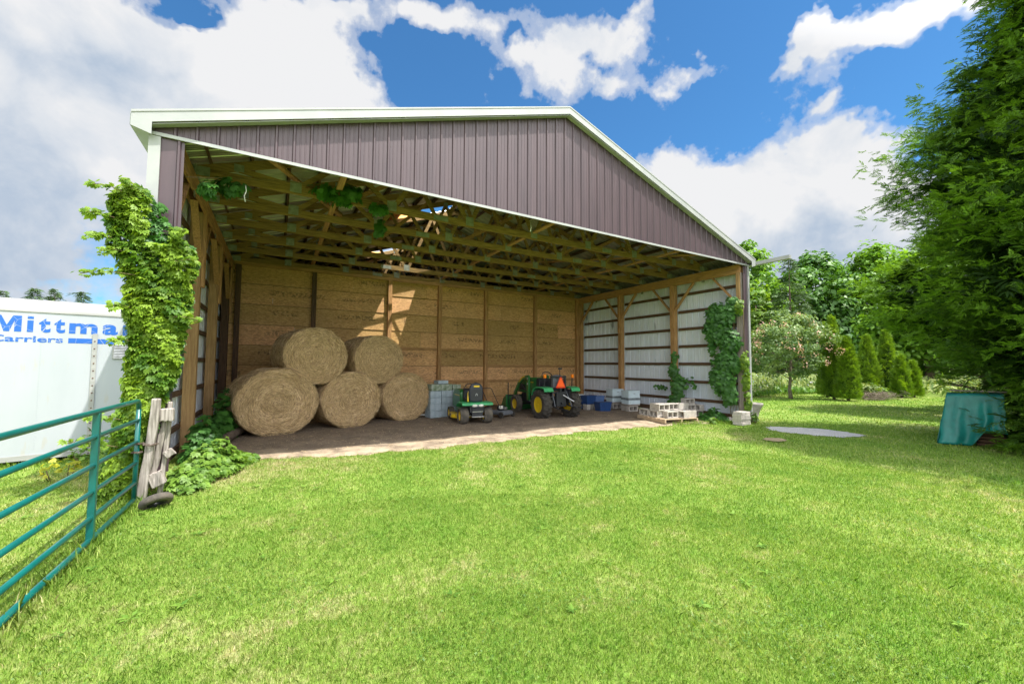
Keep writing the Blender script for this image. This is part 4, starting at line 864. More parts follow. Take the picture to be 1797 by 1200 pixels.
p = lp(.365, .0); cmu('mossy block leaning out at the right shoulder of the tall block stack', 'blocks stacked behind the riding mower', (p[0], p[1], .824), rz_+.1, 'concrete_moss', (.3, .3, .17), solid=True)
o = MB().b2(-.22, .22, -.1, .1, 0, .03).build('board', 'foam_white', bevel=.004, loc=(5.45, 5.45, .06), rot=(0, .08, .1)); tag(o, 'short white board on the dirt between the last hay bale and the block stack', 'board')
# pallet with blocks
PX, PY, PR = 11.50, 1.42, R(-9)
pl = thing('wooden_pallet', 'low wooden pallet carrying cinder blocks at the edge of the grass', 'pallet', (PX, PY, .03), PR)
for k in range(7): MB().b2(-.6, .6, -.6+.176*k, -.6+.176*k+.13, .09, .108).build('deck_board', 'pallet_wood_x', pl, bevel=.003)
for x in (-.6, -.02, .55): MB().b2(x, x+.05, -.6, .59, 0, .0895).build('stringer', 'pallet_wood_y', pl, bevel=.003)
for y in (-.59, 0, .48): pass
def pp(x, y): return (PX+x*math.cos(PR)-y*math.sin(PR), PY+x*math.sin(PR)+y*math.cos(PR))
GP = 'cinder blocks on the wooden pallet'
for (x, y, k, r_, tp, lb) in [
    (-.18, -.36, 0, 0, 'y', 'cinder block at the near front corner of the pallet, holes facing out'), (.20, -.38, 0, 1.57, 'y', 'cinder block end-on in the middle of the front of the pallet, bottom layer'),
    (.46, -.30, 0, .1, 'z', 'cinder block at the right front of the pallet, bottom layer'), (-.42, -.02, 0, 1.5, 'y', 'cinder block at the left edge of the pallet, bottom layer'),
    (-.05, .05, 0, 0, 'y', 'cinder block hidden in the middle of the pallet, bottom layer'), (.40, .1, 0, 0, 'y', 'cinder block at the right rear of the pallet, bottom layer'), (-.42, .40, 0, 1.57, 'y', 'cinder block at the left rear corner of the pallet'),
    (-.30, -.16, 1, 0, 'y', 'upper cinder block at the left of the pallet, holes facing out'), (.09, -.10, 1, 0, 'y', 'upper cinder block in the middle of the pallet, holes facing out'),
    (.44, -.02, 1, .12, 'z', 'upper cinder block at the right of the pallet'), (-.26, .10, 1, .06, 'y', 'rear upper cinder block at the left of the pallet')]:
    q = pp(x, y); cmu(lb, GP, (q[0], q[1], .139+.192*k), PR+r_+random.uniform(-.03, .03), 'concrete', tip=tp)
GW = 'cinder blocks stacked against the right wall'
for (x, y, k, r_, lb) in [(12.62, 1.62, 0, 0, 'left bottom cinder block of the stack against the right wall'), (13.0, 1.50, 0, .05, 'right bottom cinder block of the stack against the right wall'), (12.74, 1.58, 1, .03, 'middle course cinder block of the stack against the right wall'),
                          (13.02, 1.50, 1, 1.6, 'end-on cinder block in the middle course against the right wall'), (12.72, 1.60, 2, -.03, 'topmost cinder block of the stack against the right wall')]:
    cmu(lb, GW, (x, y, .03+.192*k), r_-.1, 'concrete')
GC = 'stone slabs piled by the right front post'
for k, nm in enumerate(['lowest', 'second', 'third', 'fourth', 'topmost']):
    o = MB().box((0, 0, .035), (.42+random.uniform(-.03, .03), .26, .07)).build('paving_slab', 'concrete', bevel=.006, loc=(12.66+random.uniform(-.015, .015), -.13+random.uniform(-.01, .01), .012+.0725*k), rot=(0, 0, random.uniform(-.06, .06))); tag(o, f'{nm} grey paving slab in the pile at the foot of the right front post', 'slab', GC)
for i, (x, y, a_) in enumerate([(12.78, .78, .2), (12.55, .62, 1.0), (12.98, .40, .5)]):
    o = MB().lathe([(0, 0), (.13, 0), (.15, .05), (.11, .11), (0, .13)], 9, Matrix.Diagonal((1.1, .8, 1, 1))).build('field_stone', 'concrete', smooth='auto', loc=(x, y, .02), rot=(0, 0, a_)); tag(o, ['rounded stone half hidden in weeds under the wall vine', 'left stone of the three lying before the wall vine', 'rounded stone nearest the right front post among the weeds'][i], 'stone')
# bee hives
def hive(label, loc, rz):
    h = thing('beehive', label, 'beehive', loc, rz, 'pale blue beehives by the right wall')
    MB().b2(-.25, .25, -.2, .2, .0, .055).build('bottom_board', 'grey_wood_x', h, bevel=.003)
    for z0, z1, m, nm, e in ((.056, .20, 'hive_paint', 'brood_box', 0), (.2015, .245, 'hive_band', 'divider_band', .012), (.2465, .275, 'hive_band', 'divider_band', .004), (.2765, .50, 'hive_paint', 'super_box', 0)):
        MB().b2(-.24-e, .24+e, -.2-e, .2+e, z0, z1).build(nm, m, h, bevel=.003)
    MB().b2(-.25, .25, -.21, .21, .5015, .53).build('lid', 'hive_paint', h, bevel=.003)
    MB().b2(-.04, .04, -.204, -.2005, .42, .435).build('hand_hold', 'hive_band', h); return h
hive('pale blue beehive, the nearer of two, on two cinder blocks by the right wall', (12.33, 3.62, .215), R(-8)); hive('pale blue beehive, the farther of two, behind the dark blue tub', (12.45, 4.52, .215), R(-8))
for (x, y, lb) in [(12.28, 3.52, 'cinder block under the nearer beehive'), (12.36, 3.80, 'cinder block behind under the nearer beehive')]: cmu(lb, 'cinder blocks under the beehives', (x, y, .025), R(-8))
for (x, y, lb) in [(12.40, 4.42, 'cinder block under the farther beehive'), (12.48, 4.68, 'cinder block behind under the farther beehive')]: cmu(lb, 'cinder blocks under the beehives', (x, y, .025), R(-8))
def tub(label, loc, rz, w, d, h, m='tub_blue', lid=None, nm='storage_tub'):
    t = thing(nm, label, 'tub', loc, rz); mb = MB(); k = .86
    mb.add([(-w/2*k, -d/2*k, 0), (w/2*k, -d/2*k, 0), (w/2*k, d/2*k, 0), (-w/2*k, d/2*k, 0), (-w/2, -d/2, h), (w/2, -d/2, h), (w/2, d/2, h), (-w/2, d/2, h)], [(3, 2, 1, 0), (4, 5, 6, 7), (0, 1, 5, 4), (1, 2, 6, 5), (2, 3, 7, 6), (3, 0, 4, 7)]); mb.build('tub_body', m, t, bevel=.012)
    mb = MB(); mb.b2(-w/2-.015, w/2+.015, -d/2-.015, d/2+.015, h-.02, h+.015); mb.build('rim', lid or m, t, bevel=.006)
    mb = MB()
    for s in (-1, 1):
        for q in (-.3, -.1, .1, .3): mb.bar((w*q*k, s*d/2*k*1.005, .01), (w*q, s*d/2*1.005, h-.03), .018, .012, (0, 1, 0))
    mb.build('stiffening_rib', m, t); return t
tub('dark blue plastic tub standing on the dirt in front of the others', (11.42, 4.05, .03), R(-6), .50, .36, .30)
tub('dark blue plastic tub raised on two grey blocks behind the front tub', (11.25, 4.62, .225), R(4), .46, .34, .30)
for i, x in enumerate((11.12, 11.38)): cmu(['left', 'right'][i]+' small block under the raised blue tub', 'blocks under the raised tub', (x, 4.55, .03), .1, 'concrete', (.18, .19, .19), solid=True)
tub('lighter blue small tub between the raised tub and the farther beehive', (11.72, 4.66, .03), R(-4), .40, .32, .46, 'tub_lid')
tub('light blue tapered tub under the white foam box beside the tractor', (11.02, 5.05, .03), R(3), .46, .36, .32, 'tub_lid')
tub('white foam box with lid on the light blue tub beside the tractor', (11.02, 5.05, .367), R(3), .50, .40, .17, 'foam_white', nm='foam_box')
# planter outside the right corner
pt = thing('stone_planter', 'round pale stone planter behind the right front corner', 'planter', (13.68, .12, 0)); MB().lathe([(.0, 0), (.15, 0), (.16, .03), (.12, .08), (.17, .3), (.25, .47), (.27, .50), (.27, .54), (.235, .55), (.215, .50), (0, .49)], 28).build('bowl', 'concrete', pt, smooth='auto')
# cords hanging from the first truss and the corner beam
for i, (x, y, z) in enumerate([(.98, .55, 4.33), (5.95, .25, 4.53)]):
    o = MB().tube([(x, y, z), (x+.012, y, z-.08), (x-.012, y, z-.16), (x+.004, y, z-.25)] if i == 0 else [(x, y, z+.05), (x+.015, y, z-.05), (x-.01, y, z-.14)], .007, 6).build('hanging_cord', 'rope', smooth=True); tag(o, ['short white cord hanging near the left corner under the roof', 'short white cord hanging under the middle of the gable'][i], 'cord')
# tarp-covered pile
tp = thing('tarp_covered_pile', 'pile covered by a teal tarpaulin at the edge of the cedar', 'tarp', (14.55, -4.22, 0), math.atan2(-.98, .2))
# local x runs to the right as seen from the lawn, local -y towards the lawn
mb = MB()
nx, ns = 46, 30; V = []; F = []
for i in range(nx+1):
    for j in range(ns+1):
        u_ = i/nx; s_ = j/ns; x = -.50+.80*u_
        drop = 1.06+.03*u_; low = .02+.30*max(0, min(1, (u_-.42)/.22))**1.2
        top_len = .45
        if s_ < .28: y = .45-(s_/.28)*.85; z = drop+.012*math.sin(x*9)*math.sin(s_*20)
        else:
            q = (s_-.28)/.72; z = drop-(drop-low)*q; y = -.40-.26*q*(1.0-.4*u_)-.045*math.sin(x*17+q*2)*q-.02*math.sin(x*37)*q
            x = x-(.16*q*max(0, 1-u_*2.2))+.02*math.sin(q*12+x*5)*q
        V.append((x, y, z))
for i in range(nx):
    for j in range(ns): a = i*(ns+1)+j; F.append((a, a+1, a+ns+2, a+ns+1))
o = MB().add(V, F).build('tarpaulin', 'tarp', tp, smooth=True); sm = o.modifiers.new('s', 'SOLIDIFY'); sm.thickness = .004
V = []; F = []
for j in range(11):
    for i in range(9): q = j/10; V.append((-.50-.16*q+.02*math.sin(i*1.7)*q, -.40-.26*q+(.85+.1*q)*(i/8), 1.06-1.04*q))
for j in range(10):
    for i in range(8): a = j*9+i; F.append((a, a+1, a+10, a+9))
o = MB().add(V, F).build('tarpaulin_end', 'tarp', tp, smooth=True); sm = o.modifiers.new('s', 'SOLIDIFY'); sm.thickness = .004
for k in range(4): MB().b2(-.1+.02*k, .36-.03*k, -.36+.01*k, .3, .02+.07*k, .075+.07*k).build('timber', 'dark_wood_x', tp, bevel=.005)
MB().b2(-.4, .28, -.34, .38, .32, 1.02).build('crate', 'dark_wood_x', tp, bevel=.01)
o = MB().b2(-.5, .32, -.08, .08, 0, .025).build('grey_plank', 'grey_wood_x', bevel=.003, loc=(14.60, -4.25, 1.115), rot=(0, 0, math.atan2(-.98, .2))); tag(o, 'weathered plank laid on top of the teal tarpaulin', 'plank')

# ------------------------------------------------------------------ plants
def stem_obj(paths, radii, m, parent=None, nm='stem', n=6):
    mb = MB()
    for p, r in zip(paths, radii): mb.tube(p, r, n)
    return mb.build(nm, m, parent, smooth=True)
def gauss(n, s): return rng.normal(0, s, n)
# --- the creeper smothering the left front corner
vn = thing('climbing_vine', 'bright green creeper smothering the left front corner of the barn', 'vine', (0, -.15, 0))
zt = np.array([0, .3, .6, 1.0, 1.5, 2.0, 2.45, 2.85, 3.1, 3.38, 3.62, 3.78]); xl = np.array([-.30, -.24, -.17, -.12, -.07, -.08, -.12, -.20, -.31, -.33, -.29, -.18]); xr = np.array([.14, .14, .16, .22, .40, .47, .50, .54, .50, .26, .10, .0])
def vine_pts(n, thick=.2):
    z = rng.uniform(0, 3.78, n); a = np.interp(z, zt, xl); b = np.interp(z, zt, xr); cl = .06*np.sin(z*9)+.05*np.sin(z*23+1)
    t = rng.uniform(-1, 1, n); t = np.sign(t)*np.abs(t)**.8; x = (a+b)/2+t*(b-a)/2*(1+cl); dep = np.sqrt(np.clip(1-t*t*.8, .05, 1))*thick
    bump = 1+.35*np.sin(x*13+z*5)*np.sin(z*7.3+x*4)
    y = -dep*bump*rng.uniform(.55, 1.1, n)
    return np.stack([x, y, z], 1), np.stack([t*.8, -np.ones(n)*.7, np.full(n, .75)], 1)
P, Nn = vine_pts(4500, .17); Nn = Nn+rng.normal(0, .45, Nn.shape); tip = np.stack([gauss(len(P), .5), -np.ones(len(P))*.3, -np.ones(len(P))*.8], 1)
keep = ~((P[:, 0] > .05) & (P[:, 2] > 3.1) & (P[:, 0] < .28)); P, Nn, tip = P[keep], Nn[keep], tip[keep]
v, f = lobed(P, Nn, .068, tip); rn = np.clip(.55+.35*np.sin(P[:, 0]*9+P[:, 2]*6)+rng.normal(0, .25, len(P)), 0, 1)
bulk('vine_leaves', v, f, 'leaf_vine', rep(rn, 20), parent=vn)
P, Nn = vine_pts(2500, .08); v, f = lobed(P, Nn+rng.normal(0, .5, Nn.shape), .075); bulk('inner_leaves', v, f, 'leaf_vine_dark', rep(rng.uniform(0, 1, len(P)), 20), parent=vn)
paths = []; rad = []; LP = []
for k in range(9):
    x = rng.uniform(.0, .12); p = [(x+.03*math.sin(z*2+k), -.03+.02*math.sin(z*5+k), z) for z in np.linspace(0, rng.uniform(2.8, 3.6), 14)]; paths.append(p); rad.append(.009)
for (x, z, dx, dz, L) in [(-.25, 3.68, -.7, .15, .24), (-.3, 3.35, -.8, .15, .20), (-.3, 3.1, -.8, .05, .16), (-.15, 2.68, -.95, .0, .34), (-.2, 2.95, -.7, .0, .18), (.4, 2.9, .8, .25, .22), (.42, 2.2, .9, .05, .20), (.36, 3.25, .5, .4, .16), (-.1, 3.75, -.3, .7, .14), (-.16, 1.0, -.6, .2, .3), (-.2, .7, -.7, .25, .4), (-.08, 1.9, -.6, .1, .14), (-.1, 2.3, -.7, .1, .16)]:
    p = [(x+dx*L*t+.02*math.sin(9*t), -.2-.05*t, z+dz*L*t-.05*t*t) for t in np.linspace(-.4, 1, 8)]; paths.append(p); rad.append(.004)
    for t in np.linspace(.0, 1, 8):
        for _ in range(3): LP.append((x+dx*L*t+random.uniform(-.03, .03), -.2-.05*t+random.uniform(-.04, .04), z+dz*L*t-.05*t*t+random.uniform(-.04, .03)))
LP = np.array(LP); v, f = lobed(LP, np.tile([0, -.7, .6], (len(LP), 1))+rng.normal(0, .4, LP.shape), .055); bulk('trailing_leaves', v, f, 'leaf_vine', rep(rng.uniform(.2, 1, len(LP)), 20), parent=vn)
stem_obj(paths, rad, 'vine_stem', vn)
def plant(name, label, cat, loc, pts, nrm, m, size, k=5, stems=None, group=None, kind='lobed', stemm='vine_stem', tip=None):
    t = thing(name, label, cat, loc, 0, group); P = np.asarray(pts)-np.array(loc)
    v, f = lobed(P, nrm, size, tip, k=k) if kind == 'lobed' else leaves(P, nrm, size, .6, tip=tip)
    q = len(v)//len(P); bulk('leaves', v, f, m, rep(np.clip(rng.normal(.55, .28, len(P)), 0, 1), q), parent=t)
    if stems: stem_obj([[tuple(np.array(a)-np.array(loc)) for a in s] for s in stems], [.006]*len(stems), stemm, t)
    return t
# --- weeds by the gate post and the corner
def mound(n, cx, cy, rx, ry, h, ang=0):
    r = np.sqrt(rng.uniform(0, 1, n)); a = rng.uniform(0, 2*np.pi, n); x = r*np.cos(a)*rx; y = r*np.sin(a)*ry; c, s = math.cos(ang), math.sin(ang)
    X = cx+x*c-y*s; Y = cy+x*s+y*c; top = h*(1-r**2.2*.85)*(1+.3*np.sin(X*9)*np.sin(Y*11)); Z = top*rng.uniform(.45, 1.05, n)+.02
    return np.stack([X, Y, Z], 1), np.stack([np.cos(a)*r*.6, np.sin(a)*r*.6-.2, np.full(n, .9)], 1)+rng.normal(0, .3, (n, 3))
def weeds(name, label, c, r_, h, n, m, size, ang=0, k=5, group=None):
    P, Nn = mound(n, *c, *r_, h, ang); st = []
    for i in range(max(6, n//40)): q = P[rng.integers(n)]; st.append([(c[0]+(q[0]-c[0])*.7, c[1]+(q[1]-c[1])*.7, 0), (c[0]+(q[0]-c[0])*.9, c[1]+(q[1]-c[1])*.9, q[2]*.6), tuple(q)])
    return plant(name, label, 'weed', (c[0], c[1], 0), P, Nn, m, size, k, st, group)
weeds('weed_clump', 'leafy light green weeds sprawling in front of the left posts', (.74, .62), (.30, .68), .40, 1050, 'leaf_weed', .075, R(-20))
weeds('weed_clump', 'low weeds at the foot of the old gate post', (.50, -.05), (.22, .30), .26, 360, 'leaf_weed', .075, .2)
weeds('weed_clump', 'trailing weeds creeping onto the dirt before the left bay', (1.0, 1.3), (.26, .30), .15, 170, 'leaf_weed', .09, -.4)
weeds('weed_clump', 'dark green nettles between the left wall posts', (.45, 1.75), (.26, .42), .62, 420, 'leaf_vine_dark', .10)
weeds('weed_clump', 'dark green weeds beside the first hay bale and the left wall', (.52, 3.9), (.22, .75), .85, 420, 'leaf_vine_dark', .12)
weeds('weed_clump', 'tall weeds between the gate and the trailer', (-.22, .70), (.26, .70), .95, 1100, 'leaf_weed', .06, 0, 5)
weeds('weed_clump', 'pale yellow-leaved weed growing before the trailer', (-1.05, 1.35), (.26, .22), .34, 34, 'leaf_yellow', .07)
weeds('weed_clump', 'yellow-leaved creeper tangled round the gate latch', (.06, -.15), (.12, .18), .98, 140, 'leaf_yellow', .06)
weeds('weed_clump', 'thin grassy weeds against the side of the trailer', (-1.0, 2.35), (.35, .18), .5, 200, 'leaf_weed', .05)
weeds('weed_clump', 'low weeds under the wall vine at the right', (12.75, .75), (.40, .45), .28, 380, 'leaf_vine_dark', .09)
weeds('weed_clump', 'light green seedling in the grass before the right bay', (12.15, .35), (.12, .10), .2, 50, 'leaf_weed', .08)
weeds('weed_clump', 'small weed at the foot of the right corner trim', (13.25, -.15), (.12, .10), .30, 60, 'leaf_weed', .07)
# --- rosettes of broad weeds dotted over the near lawn
x, y = lawn_points(1.6, 1.2, 9); P = []; T = []
for a_, b_ in zip(x, y):
    k = random.randint(5, 9); r_ = random.uniform(.02, .045)
    for i in range(k): t_ = 2*math.pi*i/k+random.uniform(-.3, .3); P.append((a_+math.cos(t_)*r_, b_+math.sin(t_)*r_, .026)); T.append((math.cos(t_), math.sin(t_), .25))
P = np.array(P); T = np.array(T); v, f = leaves(P, np.tile([0, 0, 1.], (len(P), 1))+rng.normal(0, .15, P.shape), .055, .34, .05, tip=T)
bulk('lawn_weeds', v, f, 'leaf_weed', rep(rng.uniform(0, 1, len(P)), 4), kind='stuff', label='broad-leaved weeds dotted through the lawn')
# --- vines inside the barn
def wallvine(label, blobs_, m, size, loc, stems, extra=None, cat='vine'):
    Ps = []; Ns = []
    for (cx, cy, cz, rx, ry, rz2, n) in blobs_:
        n = int(n*1.7)
        q = rng.normal(0, 1, (n, 3)); q = unit(q)*(rng.uniform(.3, 1, (n, 1))**.5)*(1+.25*np.sin(q[:, :1]*7+q[:, 2:]*5)); Ps.append(np.stack([cx+q[:, 0]*rx, cy+q[:, 1]*ry, cz+q[:, 2]*rz2], 1)); Ns.append(q*.6+np.array([-.5, -.7, .5]))
    P = np.concatenate(Ps); Nn = np.concatenate(Ns)+rng.normal(0, .35, P.shape)
    return plant('wall_vine', label, cat, loc, P, Nn, m, size, 5, stems, tip=np.tile([0, -.2, -1.], (len(P), 1))+rng.normal(0, .4, P.shape))
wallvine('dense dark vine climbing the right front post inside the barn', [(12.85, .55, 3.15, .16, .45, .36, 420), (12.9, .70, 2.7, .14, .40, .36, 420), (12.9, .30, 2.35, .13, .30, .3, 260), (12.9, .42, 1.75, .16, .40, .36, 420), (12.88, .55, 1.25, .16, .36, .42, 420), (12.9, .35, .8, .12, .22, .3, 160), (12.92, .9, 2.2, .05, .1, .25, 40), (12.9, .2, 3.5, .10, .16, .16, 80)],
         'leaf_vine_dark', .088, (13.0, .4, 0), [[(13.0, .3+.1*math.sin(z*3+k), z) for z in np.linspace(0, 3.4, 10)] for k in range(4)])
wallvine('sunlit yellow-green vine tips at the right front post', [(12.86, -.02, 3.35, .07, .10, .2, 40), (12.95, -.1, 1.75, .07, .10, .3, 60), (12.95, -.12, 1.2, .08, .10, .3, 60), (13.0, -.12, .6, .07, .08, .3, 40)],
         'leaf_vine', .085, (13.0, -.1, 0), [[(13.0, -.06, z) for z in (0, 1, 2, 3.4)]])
wallvine('thin dark vine climbing the second post of the right wall', [(12.95, 2.2, .5, .14, .30, .3, 170), (12.95, 2.15, 1.0, .13, .24, .3, 190), (12.95, 2.30, 1.45, .10, .16, .26, 110), (12.95, 2.25, 1.95, .06, .08, .22, 36), (12.98, 2.9, .9, .05, .25, .08, 20), (12.98, 1.75, 1.1, .05, .25, .2, 26)],
         'leaf_vine_dark', .08, (13.0, 2.3, 0), [[(13.02, 2.3+.05*math.sin(z*4), z) for z in np.linspace(0, 2.2, 9)]])
wallvine('dark leafy creeper hanging along the first roof truss', [(.75, .75, 4.36, .22, .2, .10, 46), (.55, .3, 4.1, .10, .10, .10, 22), (2.15, 1.1, 4.72, .24, .1, .10, 44), (2.55, 1.1, 4.80, .22, .1, .12, 46), (2.35, 1.1, 4.62, .3, .1, .08, 34), (3.05, 1.15, 4.60, .22, .1, .10, 40), (3.25, 1.9, 4.50, .10, .1, .16, 30)],
         'leaf_vine_dark', .10, (1.5, 1.1, 4.5), [[(.3, .3, 4.2), (.8, .8, 4.5), (1.5, 1.1, 4.75), (2.4, 1.1, 4.78), (3.2, 1.2, 4.7), (3.3, 1.9, 4.5)]])

# ------------------------------------------------------------------ trees
def limbs(base, top, n, spread, r0, m, parent, z0=.3, nm='trunk', up_=.5):
    base, top = Vector(base), Vector(top); mb = MB(); H_ = (top-base).length
    wob = [Vector((random.uniform(-1, 1), random.uniform(-1, 1), 0))*H_*.012 for _ in range(7)]
    pts = [base.lerp(top, i/6)+wob[i]*(i > 0) for i in range(7)]; mb.tube(pts, [r0*(1.25 if i == 0 else 1-.9*i/6.2) for i in range(7)], 10)
    ends = []
    for k in range(n):
        t = z0+(1-z0)*(k+.5)/n*.95; p = base.lerp(top, t); a = k*2.4+random.uniform(-.4, .4); sp = spread(t)*random.uniform(.75, 1.0); q = p+Vector((math.cos(a)*sp, math.sin(a)*sp, sp*up_*random.uniform(.6, 1.3)))
        md = p.lerp(q, .5)+Vector((0, 0, sp*.08)); r = r0*(1-.8*t)*.42; mb.tube([p, md, q], [r, r*.6, r*.2], 6); ends.append(q)
        for s in range(2): b = a+random.choice((-1, 1))*random.uniform(.4, .9); q2 = md+Vector((math.cos(b)*sp*.5, math.sin(b)*sp*.5, sp*up_*.5)); mb.tube([md, q2], [r*.5, r*.15], 5); ends.append(q2)
    mb.build(nm, m, parent, smooth=True); return ends
def clumps(cent, rad, per, squash=.75, rough_=.3):
    """leaf points on and near the shells of many small clumps"""
    cent = np.asarray(cent); n = len(cent); c = np.repeat(cent, per, 0); r = np.repeat(np.asarray(rad) if hasattr(rad, '__len__') else np.full(n, rad), per)
    d = unit(rng.normal(size=(n*per, 3))); q = d*(r*(rng.uniform(.35, 1.08, n*per)**.6))[:, None]; q[:, 2] *= squash
    return c+q, d, np.repeat(np.arange(n), per)
def crown_centres(prof, n, c, squash_in=.55, seed=0, jitter=.25):
    """clump centres filling a turned profile [(z, r)]"""
    g2 = np.random.default_rng(seed); zs_, rs_ = np.array([p[0] for p in prof]), np.array([p[1] for p in prof]); zz = g2.uniform(zs_[0], zs_[-1], n*3); rr_ = np.interp(zz, zs_, rs_); k = g2.uniform(0, rs_.max(), n*3) < rr_+.15; zz, rr_ = zz[k][:n], rr_[k][:n]
    a = g2.uniform(0, 2*np.pi, len(zz)); q = g2.uniform(squash_in, 1, len(zz)); lob = 1+jitter*np.sin(a*3+zz*1.3+seed)*np.sin(zz*2.1+a*2)
    return np.stack([c[0]+np.cos(a)*rr_*q*lob, c[1]+np.sin(a)*rr_*q*lob, zz], 1)
def broadleaf(name, label, loc, prof, nC, rc, per, size, m, bark='bark', r0=.2, seed=1, group=None, th=None, aspect=.6, trunk_top=.8, jitter=.3):
    t = thing(name, label, 'tree', (loc[0], loc[1], 0), 0, group); zT = prof[-1][0]
    zs_ = [p[0] for p in prof]; rs_ = [p[1] for p in prof]
    limbs((0, 0, -.1), (0, 0, zT*trunk_top), 16, lambda q: np.interp(q*zT*trunk_top+.5, zs_, rs_)*.8, r0, bark, t, z0=max(.2, prof[0][0]/zT))
    C = crown_centres(prof, nC, (0, 0), .5, seed, jitter); rad = rc*np.exp(rng.normal(0, .3, len(C))); P, d, idx = clumps(C, rad, per)
    out = unit(P-np.array([0, 0, (zs_[0]+zs_[-1])/2])); Nn = d*.55+out*.35+np.array([.08, -.1, .45])+rng.normal(0, .35, P.shape); v, f = leaves(P, Nn, size, aspect)
    tone = np.clip(rng.normal(.5, .2, len(C)), 0, 1)[idx]; bulk('crown', v, f, m, rep(np.clip(tone+rng.normal(0, .18, len(P)), 0, 1), 4), parent=t); return t
def sprays(name, C, dirs, size, m, parent, tone, per=13, drop=.15, nm='crown', fine=1.0):
    """flat feathery fans of scale foliage: each fan has `per` narrow pieces along a bent spine"""
    n = len(C); d = unit(dirs); upv = unit(np.array([0, 0, 1.])+rng.normal(0, .45, (n, 3))); b = unit(np.cross(d, upv)); nn = np.cross(b, d); L = size*np.exp(rng.normal(0, .28, n)); out = []; rr_ = []
    for i in range(per):
        s = (i//2)/(per/2); sg = 1 if i % 2 else -1
        if i == per-1: ang, s, ll = 0, .7, .42
        else: ang, ll = sg*(.75-.2*s), (.5*(1-.6*s)+.1)*fine
        root = C+d*(L*s*.85)[:, None]-np.array([0, 0, 1.])*(L*drop*s*s)[:, None]; dd = unit(d*math.cos(ang)+b*math.sin(ang)+rng.normal(0, .16, (n, 3))); ww = np.cross(nn, dd); l = (L*ll)[:, None]
        out.append(np.stack([root, root+dd*l*.5-ww*l*.11, root+dd*l-np.array([0, 0, 1.])*l*.12, root+dd*l*.5+ww*l*.11+nn*l*.05], 1)); rr_.append(tone+rng.normal(0, .1, n)+.15*s)
    V = np.concatenate(out, 0).reshape(-1, 3); rv = np.clip(np.concatenate(rr_), 0, 1); return bulk(nm, V, np.arange(len(V)).reshape(-1, 4), m, rep(rv, 4), parent=parent)
def cedar(name, label, loc, prof, n, size, m, m2, seed, r0=.25, z0_low=1, per_=17, lean=(0, 0), nbr=40, group=None):
    t = thing(name, label, 'tree', (loc[0], loc[1], 0), 0, group); g2 = np.random.default_rng(seed); zs_ = np.array([p[0] for p in prof]); rs_ = np.array([p[1] for p in prof]); zT = zs_[-1]
    limbs((0, 0, -.1), (0, 0, zT*.97), 26, lambda q: np.interp(q*zT, zs_, rs_)*.85, r0, 'bark', t, z0=.06, up_=.25)
    # branch layers: arms reaching out and slightly up, fans hung along the outer part of each
    nb = nbr*9; z = g2.uniform(zs_[0], zT, nb*2); k = g2.uniform(0, rs_.max(), nb*2) < np.interp(z, zs_, rs_)+.25; z = z[k][:nb]; nb = len(z); a = g2.uniform(0, 2*np.pi, nb); rmax = np.interp(z, zs_, rs_)*(1+.10*np.sin(a*4+z*1.1)+g2.normal(0, .075, nb))
    per = n//nb; az = np.repeat(a, per)+g2.normal(0, .11, nb*per); q = g2.uniform(.42, 1.0, nb*per)**.75; R_ = np.repeat(rmax, per)*q; Z = np.repeat(z, per)+.30*R_*q-np.repeat(rmax, per)*.18+g2.normal(0, .11, nb*per); Z = Z-.55*np.exp(-np.maximum(Z, 0)/.8)*(z0_low)
    C = np.stack([R_*np.cos(az), R_*np.sin(az), np.maximum(Z, .12)], 1); dirs = np.stack([np.cos(az), np.sin(az), g2.normal(.12, .35, nb*per)], 1)+g2.normal(0, .45, (nb*per, 3))
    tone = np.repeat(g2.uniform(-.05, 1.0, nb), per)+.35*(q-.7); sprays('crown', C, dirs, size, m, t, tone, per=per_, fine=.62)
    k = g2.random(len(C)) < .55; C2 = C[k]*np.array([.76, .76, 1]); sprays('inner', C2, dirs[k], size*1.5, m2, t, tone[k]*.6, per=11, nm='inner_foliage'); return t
cedar('cedar_tree', 'huge feathery cedar filling the right edge of the view', (15.5, -6.75), [(.0, 2.9), (1.0, 2.9), (1.7, 3.2), (3, 3.7), (5, 3.7), (7, 3.35), (8.2, 2.8), (10, 2.15), (12, 1.4), (14, .3)], 62000, .20, 'leaf_cedar', 'leaf_cedar_dark', 3, .3, nbr=64)
cedar('cedar_tree', 'smaller feathery cedar beyond the lawn beside the huge one', (22.2, -3.0), [(2.5, 2.0), (3.2, 3.0), (4.4, 3.0), (5.6, 2.0), (7.4, .2)], 11000, .24, 'leaf_cedar', 'leaf_cedar_dark', 9, .16, nbr=16)
cedar('cedar_tree', 'bushy cedar overhanging the grass drive beyond the tarpaulin', (27.5, -5.4), [(.6, 2.2), (2.5, 2.8), (5, 2.6), (8, 1.4), (10, .2)], 5500, .32, 'leaf_cedar', 'leaf_cedar_dark', 12, .2, nbr=16)
